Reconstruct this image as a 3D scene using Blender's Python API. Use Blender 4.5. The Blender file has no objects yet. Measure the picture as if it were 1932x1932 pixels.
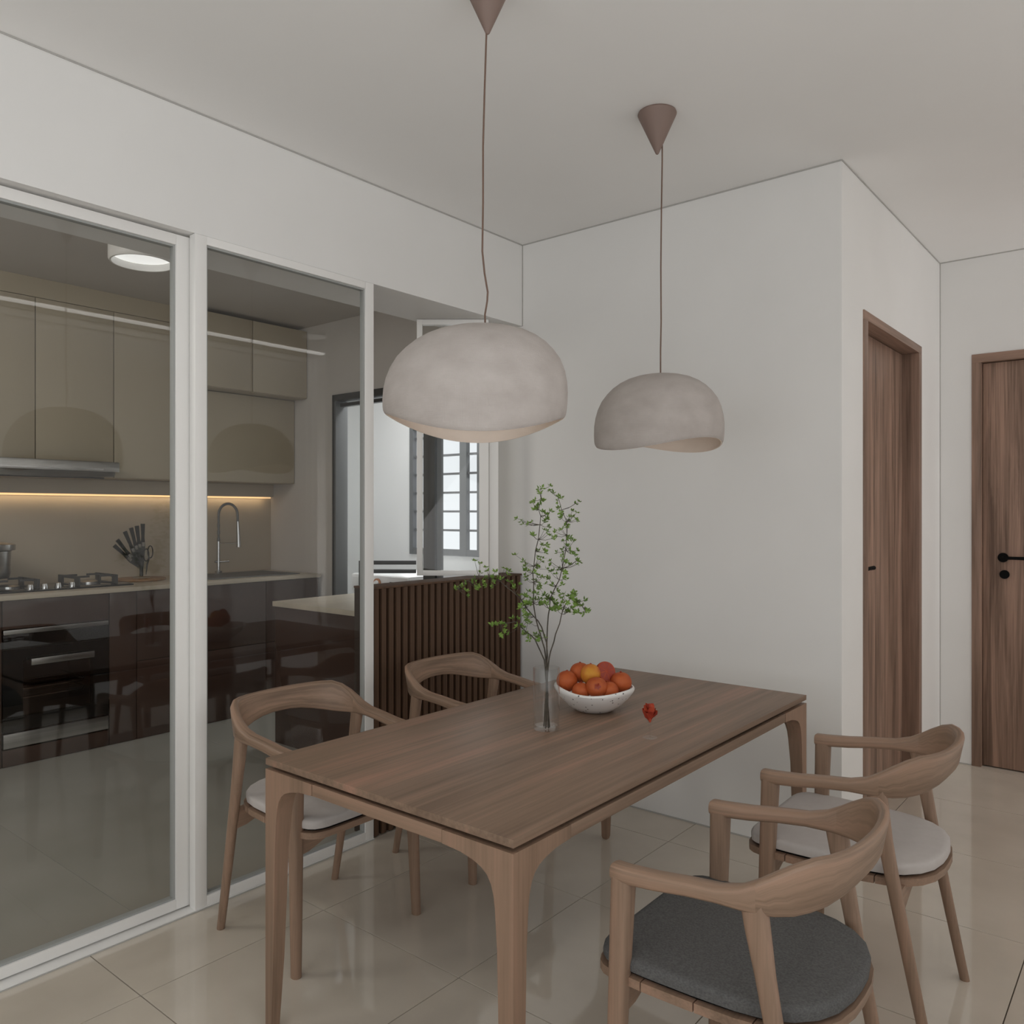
import bpy, bmesh, math, random
from mathutils import Vector, Matrix
R = math.radians
random.seed(7)
scene = bpy.context.scene
COL = scene.collection

# ------------------------------------------------------------------ camera
cd = bpy.data.cameras.new('camera'); cam = bpy.data.objects.new('camera', cd); COL.objects.link(cam)
cam.location = (0, 0, 1.42)
cam.rotation_euler = (R(90), 0, R(39.36))
cd.sensor_width = 36; cd.lens = 1525.6 / 1932 * 36
cd.shift_y = 0.5 / 1932; cd.clip_start = 0.02
scene.camera = cam

# ------------------------------------------------------------------ world + exposure
w = bpy.data.worlds.new('world'); scene.world = w; w.use_nodes = True
wn = w.node_tree.nodes; bg = wn['Background']
bg.inputs[0].default_value = (0.93, 0.97, 1.0, 1); bg.inputs[1].default_value = 1.05
scene.view_settings.view_transform = 'Standard'
scene.view_settings.look = 'None'
scene.view_settings.gamma = 1
scene.view_settings.use_curve_mapping = False
scene.view_settings.exposure = -0.05
scene.cycles.max_bounces = 12; scene.cycles.transparent_max_bounces = 24
scene.cycles.diffuse_bounces = 6; scene.cycles.glossy_bounces = 5
scene.cycles.sample_clamp_indirect = 4; scene.cycles.caustics_reflective = False; scene.cycles.caustics_refractive = False

def area(name, loc, size, power, color=(1, 1, 1), rot=(0, 0, 0)):
    l = bpy.data.lights.new(name, 'AREA'); l.shape = 'RECTANGLE'; l.size, l.size_y = size
    l.energy = power; l.color = color
    o = bpy.data.objects.new(name, l); COL.objects.link(o); o.location = loc; o.rotation_euler = rot
    return o
# daylight through the big living-room window behind the camera, and through the yard window
area('living_window_light', (-1.05, -2.9, 1.45), (2.9, 2.2), 21, (.985, 0.985, 1.0), (R(118), 0, 0))
area('side_window_light', (0.58, -0.55, 1.45), (2.1, 3.6), 32, (.99, 0.985, .995), (0, R(132), 0))
area('hall_fill_light', (0.605, 3.03, 1.42), (2.78, 3.06), 10.5, (1.0, 0.99, .985), (0, R(90), 0))  # added fill along the right wall, evens out the hall walls
area('corridor_fill_light', (1.62, 4.86, 1.35), (1.9, .5), 12, (1.0, 0.985, .98), (0, R(106), 0))  # unseen area light added in the corridor to brighten the hall
area('yard_window_light', (-4.85, 4.93, 1.6), (0.85, 1.2), 8, (0.95, 0.98, 1.0), (R(-90), 0, 0))
area('backsplash_strip_light', (-5.64, 2.32, 1.518), (.012, 2.9), .75, (1.0, .72, .42), (0, R(58), 0))
area('kitchen_fill_light', (-3.9, -0.1, 2.80), (1.2, 1.2), 37, (1.0, 0.96, 0.90), (R(38), 0, 0))  # added area light out of view, lifts the kitchen brightness

# ------------------------------------------------------------------ helpers
def link(o, parent=None):
    COL.objects.link(o)
    if parent is not None: o.parent = parent
    return o
def wpos(o):
    p = Vector((0, 0, 0))
    while o is not None:
        p = p + o.location; o = o.parent
    return p
def obj(name, bm, mat, parent=None, smooth=None, world=True, recalc=True):
    """bm is in world coordinates (world=True) or in the parent's frame; the origin goes to the parent's place"""
    if recalc: bmesh.ops.recalc_face_normals(bm, faces=bm.faces)
    off = wpos(parent) if (parent is not None and world) else Vector((0, 0, 0))
    if off.length: bmesh.ops.translate(bm, vec=-off, verts=bm.verts)
    me = bpy.data.meshes.new(name); bm.to_mesh(me); bm.free()
    if smooth is not None:
        me.polygons.foreach_set('use_smooth', [True] * len(me.polygons))
        try: me.set_sharp_from_angle(angle=R(smooth))
        except Exception: pass
    for m in (mat if isinstance(mat, (list, tuple)) else [mat]): me.materials.append(m)
    return link(bpy.data.objects.new(name, me), parent)
def thing(name, label, cat, loc=(0, 0, 0), rz=0, group=None):
    o = bpy.data.objects.new(name, None); COL.objects.link(o); o.empty_display_size = 0.05
    o.location = loc; o.rotation_euler = (0, 0, R(rz))
    o['label'] = label; o['category'] = cat
    if group: o['group'] = group
    return o
def tag(o, label, cat, group=None):
    o['label'] = label; o['category'] = cat
    if group: o['group'] = group
    return o
def BM(): return bmesh.new()
def addbox(bm, x0, x1, y0, y1, z0, z1, bevel=0, mi=0):
    vs = [bm.verts.new((x, y, z)) for x in (x0, x1) for y in (y0, y1) for z in (z0, z1)]
    fs = [bm.faces.new([vs[i] for i in f]) for f in ((0, 1, 3, 2), (4, 6, 7, 5), (0, 4, 5, 1), (2, 3, 7, 6), (0, 2, 6, 4), (1, 5, 7, 3))]
    for f in fs: f.material_index = mi
    if bevel:
        es = set(e for f in fs for e in f.edges)
        bmesh.ops.bevel(bm, geom=list(es), offset=bevel, segments=2, profile=0.6, affect='EDGES')
    return bm
def box(name, x0, x1, y0, y1, z0, z1, mat, parent=None, bevel=0, world=True):
    return obj(name, addbox(BM(), x0, x1, y0, y1, z0, z1, bevel), mat, parent, 30 if bevel else None, world)
def loft(bm, rings, cap=True, closed=False):
    vr = [[bm.verts.new(p) for p in r] for r in rings]
    n = len(vr[0])
    pairs = list(zip(vr, vr[1:])) + ([(vr[-1], vr[0])] if closed else [])
    for a, b in pairs:
        for i in range(n):
            j = (i + 1) % n
            bm.faces.new((a[i], a[j], b[j], b[i]))
    if cap and not closed:
        bm.faces.new(vr[0][::-1]); bm.faces.new(vr[-1])
    return bm
def loft_uv(bm, rings, us):
    uvl = bm.loops.layers.uv.new('UVMap'); n = len(rings[0]); per = [0]
    for i in range(n): per.append(per[-1] + (Vector(rings[0][(i + 1) % n]) - Vector(rings[0][i])).length)
    vr = [[bm.verts.new(p) for p in r] for r in rings]
    for (a, b, ua, ub) in zip(vr, vr[1:], us, us[1:]):
        for i in range(n):
            j = (i + 1) % n
            f = bm.faces.new((a[i], a[j], b[j], b[i]))
            for l, q in zip(f.loops, ((ua, per[i]), (ua, per[i + 1]), (ub, per[i + 1]), (ub, per[i]))): l[uvl].uv = q
    for r, u in ((vr[0][::-1], us[0]), (vr[-1], us[-1])):
        f = bm.faces.new(r)
        for l in f.loops: l[uvl].uv = (u + l.vert.co.x, l.vert.co.z)
    return bm
def rrect(w_, h_, r, k=3):
    """rounded rectangle, 4*(k+1) points (u,v)"""
    r = min(r, w_ / 2 - 1e-4, h_ / 2 - 1e-4); out = []
    for cx, cy, a0 in ((w_/2 - r, h_/2 - r, 0), (-w_/2 + r, h_/2 - r, 90), (-w_/2 + r, -h_/2 + r, 180), (w_/2 - r, -h_/2 + r, 270)):
        for i in range(k + 1):
            a = R(a0 + 90 * i / k); out.append((cx + r * math.cos(a), cy + r * math.sin(a)))
    return out
def tube(bm, pts, rad, n=8, cap=True):
    """round tube along pts; rad a number or a list"""
    pts = [Vector(p) for p in pts]; rings = []
    u = None
    for i, p in enumerate(pts):
        t = (pts[min(i + 1, len(pts) - 1)] - pts[max(i - 1, 0)]).normalized()
        if u is None:
            u = t.cross(Vector((0.3, 0.9, 0.2))).normalized()
        u = (u - t * u.dot(t)).normalized(); v = t.cross(u)
        r = rad[i] if isinstance(rad, (list, tuple)) else rad
        rings.append([p + (u * math.cos(2 * math.pi * k / n) + v * math.sin(2 * math.pi * k / n)) * r for k in range(n)])
    return loft(bm, rings, cap)
def lathe(bm, prof, c=(0, 0, 0), n=32, closed=False):
    rings = [[(c[0] + r * math.cos(2 * math.pi * k / n), c[1] + r * math.sin(2 * math.pi * k / n), c[2] + z) for k in range(n)] for r, z in prof]
    return loft(bm, rings, cap=not closed, closed=closed)
def prism(bm, poly, axis, a0, a1):
    """extrude polygon (list of 2D) along axis 'x','y','z' between a0 and a1"""
    def P(q, a): return {'x': (a, q[0], q[1]), 'y': (q[0], a, q[1]), 'z': (q[0], q[1], a)}[axis]
    A = [bm.verts.new(P(q, a0)) for q in poly]; B = [bm.verts.new(P(q, a1)) for q in poly]
    bm.faces.new(A[::-1]); bm.faces.new(B)
    for i in range(len(poly)):
        j = (i + 1) % len(poly); bm.faces.new((A[i], A[j], B[j], B[i]))
    return bm
def dup(root, loc=None, rz=None, label=None, name=None):
    r = root.copy(); COL.objects.link(r)
    if loc is not None: r.location = loc
    if rz is not None: r.rotation_euler = (0, 0, R(rz))
    if label: r['label'] = label
    for ch in list(root.children):
        c = ch.copy(); COL.objects.link(c); c.parent = r
        for g in list(ch.children):
            d = g.copy(); COL.objects.link(d); d.parent = c
    return r
def struct(o): o['kind'] = 'structure'; return o

# ------------------------------------------------------------------ materials
def pmat(name, col, rough=0.5, metal=0, spec=0.5, **kw):
    m = bpy.data.materials.new(name); m.use_nodes = True
    b = m.node_tree.nodes['Principled BSDF']
    b.inputs['Base Color'].default_value = (*col, 1); b.inputs['Roughness'].default_value = rough
    b.inputs['Metallic'].default_value = metal; b.inputs['Specular IOR Level'].default_value = spec
    for k, v in kw.items(): b.inputs[k.replace('_', ' ')].default_value = v
    return m
def nodes(m): return m.node_tree.nodes, m.node_tree.links, m.node_tree.nodes['Principled BSDF']
def noisy(m, c0, c1, scale=4, detail=4, bump=0, bscale=60, stretch=(1, 1, 1), pos=(0.35, 0.65), coord='Object', bdist=0.002):
    N, L, b = nodes(m)
    tc = N.new('ShaderNodeTexCoord'); mp = N.new('ShaderNodeMapping'); mp.inputs['Scale'].default_value = stretch
    L.new(tc.outputs[coord], mp.inputs[0])
    t = N.new('ShaderNodeTexNoise'); t.inputs['Scale'].default_value = scale; t.inputs['Detail'].default_value = detail
    L.new(mp.outputs[0], t.inputs[0])
    r = N.new('ShaderNodeValToRGB'); r.color_ramp.elements[0].position, r.color_ramp.elements[1].position = pos
    r.color_ramp.elements[0].color = (*c0, 1); r.color_ramp.elements[1].color = (*c1, 1)
    L.new(t.outputs[0], r.inputs[0]); L.new(r.outputs[0], b.inputs['Base Color'])
    if bump:
        t2 = N.new('ShaderNodeTexNoise'); t2.inputs['Scale'].default_value = bscale; t2.inputs['Detail'].default_value = 3
        L.new(mp.outputs[0], t2.inputs[0])
        bp = N.new('ShaderNodeBump'); bp.inputs['Strength'].default_value = bump; bp.inputs['Distance'].default_value = bdist
        L.new(t2.outputs[0], bp.inputs['Height']); L.new(bp.outputs[0], b.inputs['Normal'])
    return m
def wood(name, dark, mid, light, axis=1, rough=0.45, s=1.0, contrast=1.0, swirl=0.0, uv=False):
    """grain runs along axis (0 x, 1 y, 2 z) in object space"""
    m = pmat(name, mid, rough, spec=0.35); N, L, b = nodes(m)
    tc = N.new('ShaderNodeTexCoord'); mp = N.new('ShaderNodeMapping')
    sc = [9 * s, 9 * s, 9 * s]; sc[axis] = 0.55 * s
    mp.inputs['Scale'].default_value = sc
    L.new(tc.outputs['UV' if uv else 'Object'], mp.inputs[0])
    n1 = N.new('ShaderNodeTexNoise'); n1.inputs['Scale'].default_value = 1.6; n1.inputs['Detail'].default_value = 6; n1.inputs['Roughness'].default_value = 0.6; n1.inputs['Distortion'].default_value = swirl
    L.new(mp.outputs[0], n1.inputs[0])
    mp2 = N.new('ShaderNodeMapping'); sc2 = [90 * s, 90 * s, 90 * s]; sc2[axis] = 1.6 * s; mp2.inputs['Scale'].default_value = sc2
    L.new(tc.outputs['UV' if uv else 'Object'], mp2.inputs[0])
    n2 = N.new('ShaderNodeTexNoise'); n2.inputs['Scale'].default_value = 1.3; n2.inputs['Detail'].default_value = 3
    L.new(mp2.outputs[0], n2.inputs[0])
    mx = N.new('ShaderNodeMath'); mx.operation = 'MULTIPLY_ADD'; mx.inputs[1].default_value = 0.3; L.new(n2.outputs[0], mx.inputs[0])
    mm = N.new('ShaderNodeMath'); mm.operation = 'MULTIPLY'; mm.inputs[1].default_value = 0.7; L.new(n1.outputs[0], mm.inputs[0])
    L.new(mm.outputs[0], mx.inputs[2])
    r = N.new('ShaderNodeValToRGB'); e = r.color_ramp.elements
    e[0].position = 0.5 - 0.17 / contrast; e[1].position = 0.5 + 0.17 / contrast
    e[0].color = (*dark, 1); e[1].color = (*light, 1); k = e.new(0.5); k.color = (*mid, 1)
    L.new(mx.outputs[0], r.inputs[0]); L.new(r.outputs[0], b.inputs['Base Color'])
    bp = N.new('ShaderNodeBump'); bp.inputs['Strength'].default_value = 0.15; bp.inputs['Distance'].default_value = 0.001
    L.new(n2.outputs[0], bp.inputs['Height']); L.new(bp.outputs[0], b.inputs['Normal'])
    return m
def glass(name, tint=(1, 1, 1), ior=1.5, rough=0.0, edge=0):
    m = bpy.data.materials.new(name); m.use_nodes = True; N = m.node_tree.nodes; L = m.node_tree.links; N.clear()
    o = N.new('ShaderNodeOutputMaterial'); t = N.new('ShaderNodeBsdfTransparent'); t.inputs[0].default_value = (*tint, 1)
    g = N.new('ShaderNodeBsdfGlossy'); g.inputs['Roughness'].default_value = rough; g.inputs[0].default_value = (1, 1, 1, 1)
    lw = N.new('ShaderNodeLayerWeight'); lw.inputs['Blend'].default_value = .5
    pw_ = N.new('ShaderNodeMath'); pw_.operation = 'POWER'; pw_.inputs[1].default_value = 4.5; L.new(lw.outputs['Facing'], pw_.inputs[0])
    f0 = ((ior - 1) / (ior + 1)) ** 2; f = N.new('ShaderNodeMath'); f.operation = 'MULTIPLY_ADD'; f.inputs[1].default_value = edge or (1 - f0); f.inputs[2].default_value = f0; L.new(pw_.outputs[0], f.inputs[0])
    mx = N.new('ShaderNodeMixShader')
    L.new(f.outputs[0], mx.inputs[0]); L.new(t.outputs[0], mx.inputs[1]); L.new(g.outputs[0], mx.inputs[2]); L.new(mx.outputs[0], o.inputs[0])
    return m
def emit(name, col, s):
    m = pmat(name, col); b = m.node_tree.nodes['Principled BSDF']
    b.inputs['Emission Color'].default_value = (*col, 1); b.inputs['Emission Strength'].default_value = s
    return m

M = {}
M['wall'] = noisy(pmat('wall_paint', (.8, .79, .765), 0.75, spec=.2), (.795, .787, .772), (.812, .804, .789), 3, 3, 0.05, 180)
M['ceil'] = noisy(pmat('ceiling_paint', (.78, .77, .75), 0.85, spec=.1), (.86, .852, .838), (.875, .867, .853), 2, 3)
M['kwall'] = noisy(pmat('kitchen_wall_darker', (.56, .53, .50), 0.75, spec=.2), (.55, .52, .49), (.575, .545, .515), 3, 3)  # darker than the dining wall tone; also used on the kitchen ceiling
M['gap'] = pmat('shadow_gap', (.46, .45, .43), 0.9, spec=.1)
M['white'] = pmat('white_aluminium', (.84, .83, .81), 0.4)
M['gasket'] = pmat('grey_gasket', (.36, .37, .36), 0.6)
M['glass'] = glass('pane_glass', (.955, .96, .955), 1.34)
M['tile'] = noisy(pmat('cream_polished_tile', (.6, .55, .47), 0.05, spec=.85), (.565, .505, .425), (.645, .58, .495), 2.2, 5, 0, coord='Generated', pos=(.3, .7))
M['ktile'] = noisy(pmat('grey_kitchen_tile', (.4, .38, .34), 0.22, spec=.35), (.31, .30, .265), (.36, .345, .31), 1.5, 4)
M['grout'] = pmat('grout', (.12, .10, .08), 0.9, spec=.1)
TW = ((.155, .101, .068), (.228, .148, .101), (.29, .175, .122))
M['table_y'] = wood('walnut_table_lengthwise', (.155, .102, .070), (.218, .146, .101), (.325, .185, .130), axis=1, s=.75, contrast=1.35)
M['table_x'] = wood('walnut_table_crosswise', *[tuple(c * 1.12 for c in q) for q in TW], axis=0)
M['table_z'] = wood('walnut_table_upright', *[tuple(c * 1.12 for c in q) for q in TW], axis=2)
CW = ((.182, .120, .082), (.270, .178, .124), (.345, .215, .150))
M['chair_x'] = wood('walnut_chair_arm', *CW, axis=0, s=1.4)
M['chair_y'] = wood('walnut_chair_back', *CW, axis=1, s=1.4)
M['chair_uv'] = wood('walnut_chair_bent_rail', (.172, .113, .077), (.275, .182, .126), (.365, .228, .160), axis=0, s=1.5, contrast=1.5, uv=True)
M['chair_z'] = wood('walnut_chair_leg', *CW, axis=2, s=1.4)
DW = ((.15, .095, .068), (.27, .175, .13), (.40, .255, .19))
M['door'] = wood('walnut_door_veneer', *DW, axis=2, s=1.1, contrast=1.6, swirl=.6)
M['frame_v'] = wood('walnut_door_frame', *[tuple(c * .95 for c in q) for q in DW], axis=2, s=1.2)
M['frame_h'] = wood('walnut_door_head', *[tuple(c * .95 for c in q) for q in DW], axis=1, s=1.2)
M['frame_hx'] = wood('walnut_door_head_cross', *[tuple(c * .95 for c in q) for q in DW], axis=0, s=1.2)
M['slat'] = wood('dark_walnut_slat', (.062, .034, .019), (.090, .050, .029), (.128, .068, .038), axis=2, rough=.7)
M['slatback'] = pmat('dark_recess', (.030, .018, .012), 0.8)
M['black'] = pmat('matt_black_metal', (.002, .002, .002), 0.7, spec=.15)
M['base'] = noisy(pmat('dark_brown_gloss_laminate', (.06, .036, .028), 0.12, spec=.5), (.055, .033, .026), (.064, .039, .031), 1, 2)
M['upper'] = noisy(pmat('beige_cabinet', (.44, .385, .295), 0.5, spec=.3), (.43, .375, .285), (.455, .40, .305), 1, 2)
M['counter'] = noisy(pmat('beige_stone_counter', (.5, .44, .36), 0.35), (.46, .41, .33), (.55, .48, .39), 3, 5, stretch=(3, .6, 1))
M['splash'] = noisy(pmat('beige_backsplash', (.46, .40, .31), 0.4), (.45, .39, .305), (.50, .43, .34), 2, 5)
M['steel'] = noisy(pmat('brushed_steel', (.5, .5, .49), 0.28, metal=1), (.45, .45, .44), (.56, .56, .55), 6, 3, stretch=(1, .1, 8))
M['chrome'] = pmat('chrome', (.5, .5, .5), 0.12, metal=1)
M['blackglass'] = pmat('black_glass', (.006, .006, .006), 0.05, spec=.5)
M['darkmetal'] = pmat('dark_grey_metal', (.06, .06, .06), 0.45)
M['greymetal'] = pmat('grey_aluminium', (.16, .165, .17), 0.4)
M['yardwhite'] = pmat('yard_white_paint', (.85, .86, .86), 0.6)
M['appl'] = pmat('white_enamel', (.9, .9, .9), 0.3)
M['copper'] = pmat('copper_ring', (.55, .28, .17), 0.3, metal=1)
M['knife'] = pmat('black_knife_handle', (.012, .012, .011), 0.4)
M['acrylic'] = glass('clear_acrylic', (.9, .92, .92), 1.45, 0.05)
M['board'] = wood('round_board_wood', (.2, .11, .05), (.28, .16, .08), (.36, .21, .11), axis=0, s=2)
M['cable'] = pmat('brown_fabric_cable', (.16, .10, .075), 0.8)
M['canopy'] = noisy(pmat('taupe_canopy', (.215, .15, .125), 0.6), (.20, .14, .115), (.23, .16, .135), 5, 3)

def linen(name, c0, c1, bump=.35, sc=1.0, cloud=16):
    m = noisy(pmat(name, c0, 0.9, spec=.1), c0, c1, cloud, 10, pos=(.3, .7), stretch=(1, 1, 1.5)); N, L, b = nodes(m)
    tc = N.new('ShaderNodeTexCoord')
    outs = []
    for st in ((420, 420, 30), (30, 30, 420)):
        mp = N.new('ShaderNodeMapping'); mp.inputs['Scale'].default_value = [v * sc for v in st]; L.new(tc.outputs['Object'], mp.inputs[0])
        t = N.new('ShaderNodeTexNoise'); t.inputs['Scale'].default_value = 1; t.inputs['Detail'].default_value = 2; L.new(mp.outputs[0], t.inputs[0]); outs.append(t)
    ad = N.new('ShaderNodeMath'); ad.operation = 'ADD'; L.new(outs[0].outputs[0], ad.inputs[0]); L.new(outs[1].outputs[0], ad.inputs[1])
    bp = N.new('ShaderNodeBump'); bp.inputs['Strength'].default_value = bump; bp.inputs['Distance'].default_value = .001
    L.new(ad.outputs[0], bp.inputs['Height']); L.new(bp.outputs[0], b.inputs['Normal'])
    return m
M['linen'] = linen('oatmeal_linen', (.41, .37, .345), (.475, .435, .41), .9, 1, 13)
M['lining'] = linen('peach_lining', (.88, .78, .69), (.92, .82, .73), .1)
M['cush_light'] = linen('light_grey_cushion', (.49, .455, .435), (.515, .48, .46), .25, 1, 40)
M['cush_dark'] = linen('charcoal_cushion', (.09, .088, .087), (.14, .138, .136), .5, 1, 220)

def emit_off(): pass
M['drum_glow'] = emit('kitchen_lamp_disc', (1, 1, .98), .72)
M['led'] = emit('warm_led', (1.0, .66, .34), .75)
M['cove'] = emit('linear_lamp_diffuser', (1.0, .98, .95), 4.2)
M['yard_fill_glow'] = emit('yard_fill_disc', (.98, 1, 1), 38.0)
M['hall_fill_glow'] = emit('hall_fill_disc', (1, .98, .95), .6)

# ------------------------------------------------------------------ room shell
H = 2.85; XW = -2.70; YB = 3.38; XS = -1.045; YF = 5.145; XR = 0.62; YN = -3.0
XKI = -5.70; YKE = 3.84
def wall(name, boxes, mat='wall'):
    bm = BM()
    for b_ in boxes: addbox(bm, *b_)
    return struct(obj(name, bm, M[mat]))
floor = struct(box('floor', -2.79, 3.1, YN - .1, YF + .2, -.12, -.0045, M['grout']))
kfloor = struct(box('floor_kitchen', XKI - .1, -2.79, -.9, YKE + .1, -.12, -.0045, pmat('kitchen_grout', (.24, .23, .20), .8)))
tmesh = {}
def tile(x0, x1, y0, y1, parent, mat, g=.0016):
    if mat == 'ktile': g = .0007
    key = (round(x1 - x0, 3), round(y1 - y0, 3), mat)
    if key not in tmesh:
        bm = addbox(BM(), g, x1 - x0 - g, g, y1 - y0 - g, -.0045, 0, .0007)
        bmesh.ops.recalc_face_normals(bm, faces=bm.faces)
        me = bpy.data.meshes.new('floor_tile'); bm.to_mesh(me); bm.free(); me.materials.append(M[mat]); tmesh[key] = me
    o = bpy.data.objects.new('floor_tile', tmesh[key]); link(o, parent); o.location = (x0, y0, 0)
def grid(xs, ys, parent, mat):
    for a, b in zip(xs, xs[1:]):
        for c, d in zip(ys, ys[1:]): tile(a, b, c, d, parent, mat)
xs = [-2.79, -2.35, -1.69, -1.03, -.37, .29, XR]
ys = [YN] + [1.145 + .66 * k for k in range(-6, 7) if YN < 1.145 + .66 * k < YF] + [YF + .05]
grid(xs, ys, floor, 'tile')
grid([XR, 1.28, 1.94, 2.6, 3.0], [4.57, YF + .05], floor, 'tile')
grid([-5.05, -2.79], [-.8, .046, 1.366, 2.686, YKE], kfloor, 'ktile')
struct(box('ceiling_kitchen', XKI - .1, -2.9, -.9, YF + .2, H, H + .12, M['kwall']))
struct(box('ceiling', -2.9, 3.1, YN - .1, YF + .2, H, H + .12, M['ceil']))
# left wall: header over the glass partition, solid part outside the frame, and the deep soffit
wall('wall_left', [(-3.06, XW, YN, YB, 2.415, H), (-3.06, XW, YN, -.55, 0, 2.415)])
# wall block behind the table, with the first bedroom door cut in its right face
wall('wall_back', [(-2.95, XS - .12, YB, YF + .1, 0, H), (XS - .12, XS, YB, 3.668, 0, H), (XS - .12, XS, 4.695, YF + .1, 0, H), (XS - .12, XS, 3.668, 4.695, 2.298, H)])
wall('wall_far', [(XS, -.883, YF, YF + .12, 0, H), (-.883, .10, YF, YF + .12, 2.303, H), (.10, 3.1, YF, YF + .12, 0, H), (-.883, .10, YF + .10, YF + .12, 0, 2.303)])
wall('wall_right', [(XR, XR + .1, YN, -2.5, 0, H), (XR, XR + .1, 1.4, 1.5, 0, H), (XR, XR + .1, 4.53, 4.57, 0, H), (XR, XR + .1, 1.5, 4.53, 2.82, H), (XR, XR + .1, -2.5, 1.4, 0, .3), (XR, XR + .1, -2.5, 1.4, 2.6, H)])
wall('wall_corridor', [(XR + .1, 3.1, 4.47, 4.57, 0, H), (3.0, 3.1, 4.57, YF, 0, H)])
wx0, wx1 = -2.5, .42
wall('wall_front', [(XW - .4, wx0, YN - .1, YN, 0, H), (wx1, XR, YN - .1, YN, 0, H), (wx0, wx1, YN - .1, YN, 2.6, H), (wx0, wx1, YN - .1, YN, 0, .3)])
# kitchen walls
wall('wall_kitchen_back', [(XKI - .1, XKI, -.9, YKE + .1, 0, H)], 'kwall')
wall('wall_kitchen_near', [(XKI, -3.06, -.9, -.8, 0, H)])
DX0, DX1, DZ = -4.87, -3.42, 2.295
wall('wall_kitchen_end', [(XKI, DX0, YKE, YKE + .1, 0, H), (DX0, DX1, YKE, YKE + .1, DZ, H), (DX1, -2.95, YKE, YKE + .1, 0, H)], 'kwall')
# service yard
wall('wall_yard_far', [(-6.4, -5.27, 5.0, 5.1, 0, H), (-4.42, -3.0, 5.0, 5.1, 0, H), (-5.27, -4.42, 5.0, 5.1, 0, 1.05), (-5.27, -4.42, 5.0, 5.1, 2.2, H)], 'yardwhite')
wall('wall_yard_left', [(-6.5, -6.4, YKE, 5.1, 0, H), (-6.4, XKI - .1, YKE, YKE + .1, 0, H)], 'yardwhite')
wall('wall_yard_right', [(-3.2, -3.19, YKE + .1, 5.0, 0, H)], 'yardwhite')
struct(box('floor_yard', -6.4, -3.0, YKE + .1, 5.1, -.12, 0, M['ktile']))
struct(box('ceiling_yard', -6.5, XKI - .1, YKE, 5.2, H, H + .1, M['ceil']))
# living-room window behind the camera
win = struct(thing('window_1', 'x', 'x')); del win['label'], win['category']; win.location = (-1.0, YN, 1.45)
bm = BM()
for a in (wx0, -1.06, wx1 - .05): addbox(bm, a, a + .05, YN - .08, YN - .03, .3, 2.6)
for z in (.3, 2.55): addbox(bm, wx0, wx1, YN - .08, YN - .03, z, z + .05)
obj('window_frame', bm, M['white'], win)
box('pane', wx0 + .05, -1.06, YN - .06, YN - .055, .35, 2.55, M['glass'], win); box('pane', -1.01, wx1 - .05, YN - .06, YN - .055, .35, 2.55, M['glass'], win)

w3 = struct(thing('window_3', 'x', 'x')); del w3['label'], w3['category']; w3.location = (XR, -.55, 1.45)
bm = BM()
for a in (-2.5, -1.2, .05, 1.35): addbox(bm, XR + .03, XR + .08, a, a + .05, .3, 2.6)
for z in (.3, 2.55): addbox(bm, XR + .03, XR + .08, -2.5, 1.4, z, z + .05)
obj('window_frame', bm, M['white'], w3)
for a, b in ((-2.45, -1.2), (-1.15, .05), (.10, 1.35)): box('pane', XR + .05, XR + .055, a, b, .35, 2.55, M['glass'], w3)

w4 = struct(thing('window_4_added', 'x', 'x')); del w4['label'], w4['category']; w4.location = (XR, 3.0, 1.45)  # unseen window added around the hall fill light; its panes are opaque
bm = BM()
for a in (1.5, 2.49, 3.49, 4.48): addbox(bm, XR + .03, XR + .08, a, a + .05, .0, 2.82)
for z in (.0, 2.77): addbox(bm, XR + .031, XR + .079, 1.501, 4.529, z + .001, z + .049)
obj('window_frame', bm, M['white'], w4)
for a, b in ((1.55, 2.49), (2.54, 3.49), (3.54, 4.48)): box('opaque_panel', XR + .05, XR + .055, a, b, .05, 2.77, M['white'], w4)

# shadow-gap trims along the ceiling and in the corners
g = .006
tn = [0]
def trim(x0, x1, y0, y1, z0, z1):
    tn[0] += 1; return struct(box('trim_%d' % tn[0], x0, x1, y0, y1, z0, z1, M['gap']))
trim(XW, XW + .003, YN, YB, H - g, H); trim(XW, XS, YB - .003, YB, H - g, H); trim(XS, XS + .003, YB, YF, H - g, H)
trim(XS, XR, YF - .003, YF, H - g, H); trim(XW, XW + .004, YB - .004, YB, 2.415, H); trim(XS, XS + .004, YF - .004, YF, 0, H)
trim(XW, XS, YB - .004, YB, 0, .006); trim(XS, XS + .004, YB, 3.668, 0, .006); trim(XS, -.883, YF - .004, YF, 0, .006); trim(.10, 3.0, YF - .004, YF, 0, .006)

# ------------------------------------------------------------------ doors
def lever(parent, c, side, out):
    """black lever: rosette, neck, grip. out = outward unit vector, side = vector the grip points along"""
    c, side, out = Vector(c), Vector(side), Vector(out)
    bm = BM(); tube(bm, [c, c + out * .009], .026, 24); obj('rosette', bm, M['black'], parent, 40)
    bm = BM(); tube(bm, [c + out * .005, c + out * .045, c + out * .05 + side * .006, c + out * .05 + side * .05, c + out * .05 + side * .125], [.009, .009, .0095, .0085, .0095], 12)
    h = obj('door_handle', bm, M['black'], parent, 50); return h
d1 = struct(thing('door_1', 'x', 'x', (XS, 4.18, 0))); del d1['label'], d1['category']
Y0, Y1, ZT = 3.668, 4.695, 2.298; fo = .006
for a, b in ((Y0, Y0 + .06), (Y1 - .06, Y1)): box('door_jamb', XS - .115, XS + fo, a, b, 0, ZT - .04, M['frame_v'], d1, .002)
box('door_head', XS - .115, XS + fo, Y0, Y1, ZT - .04, ZT, M['frame_h'], d1, .002)
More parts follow.
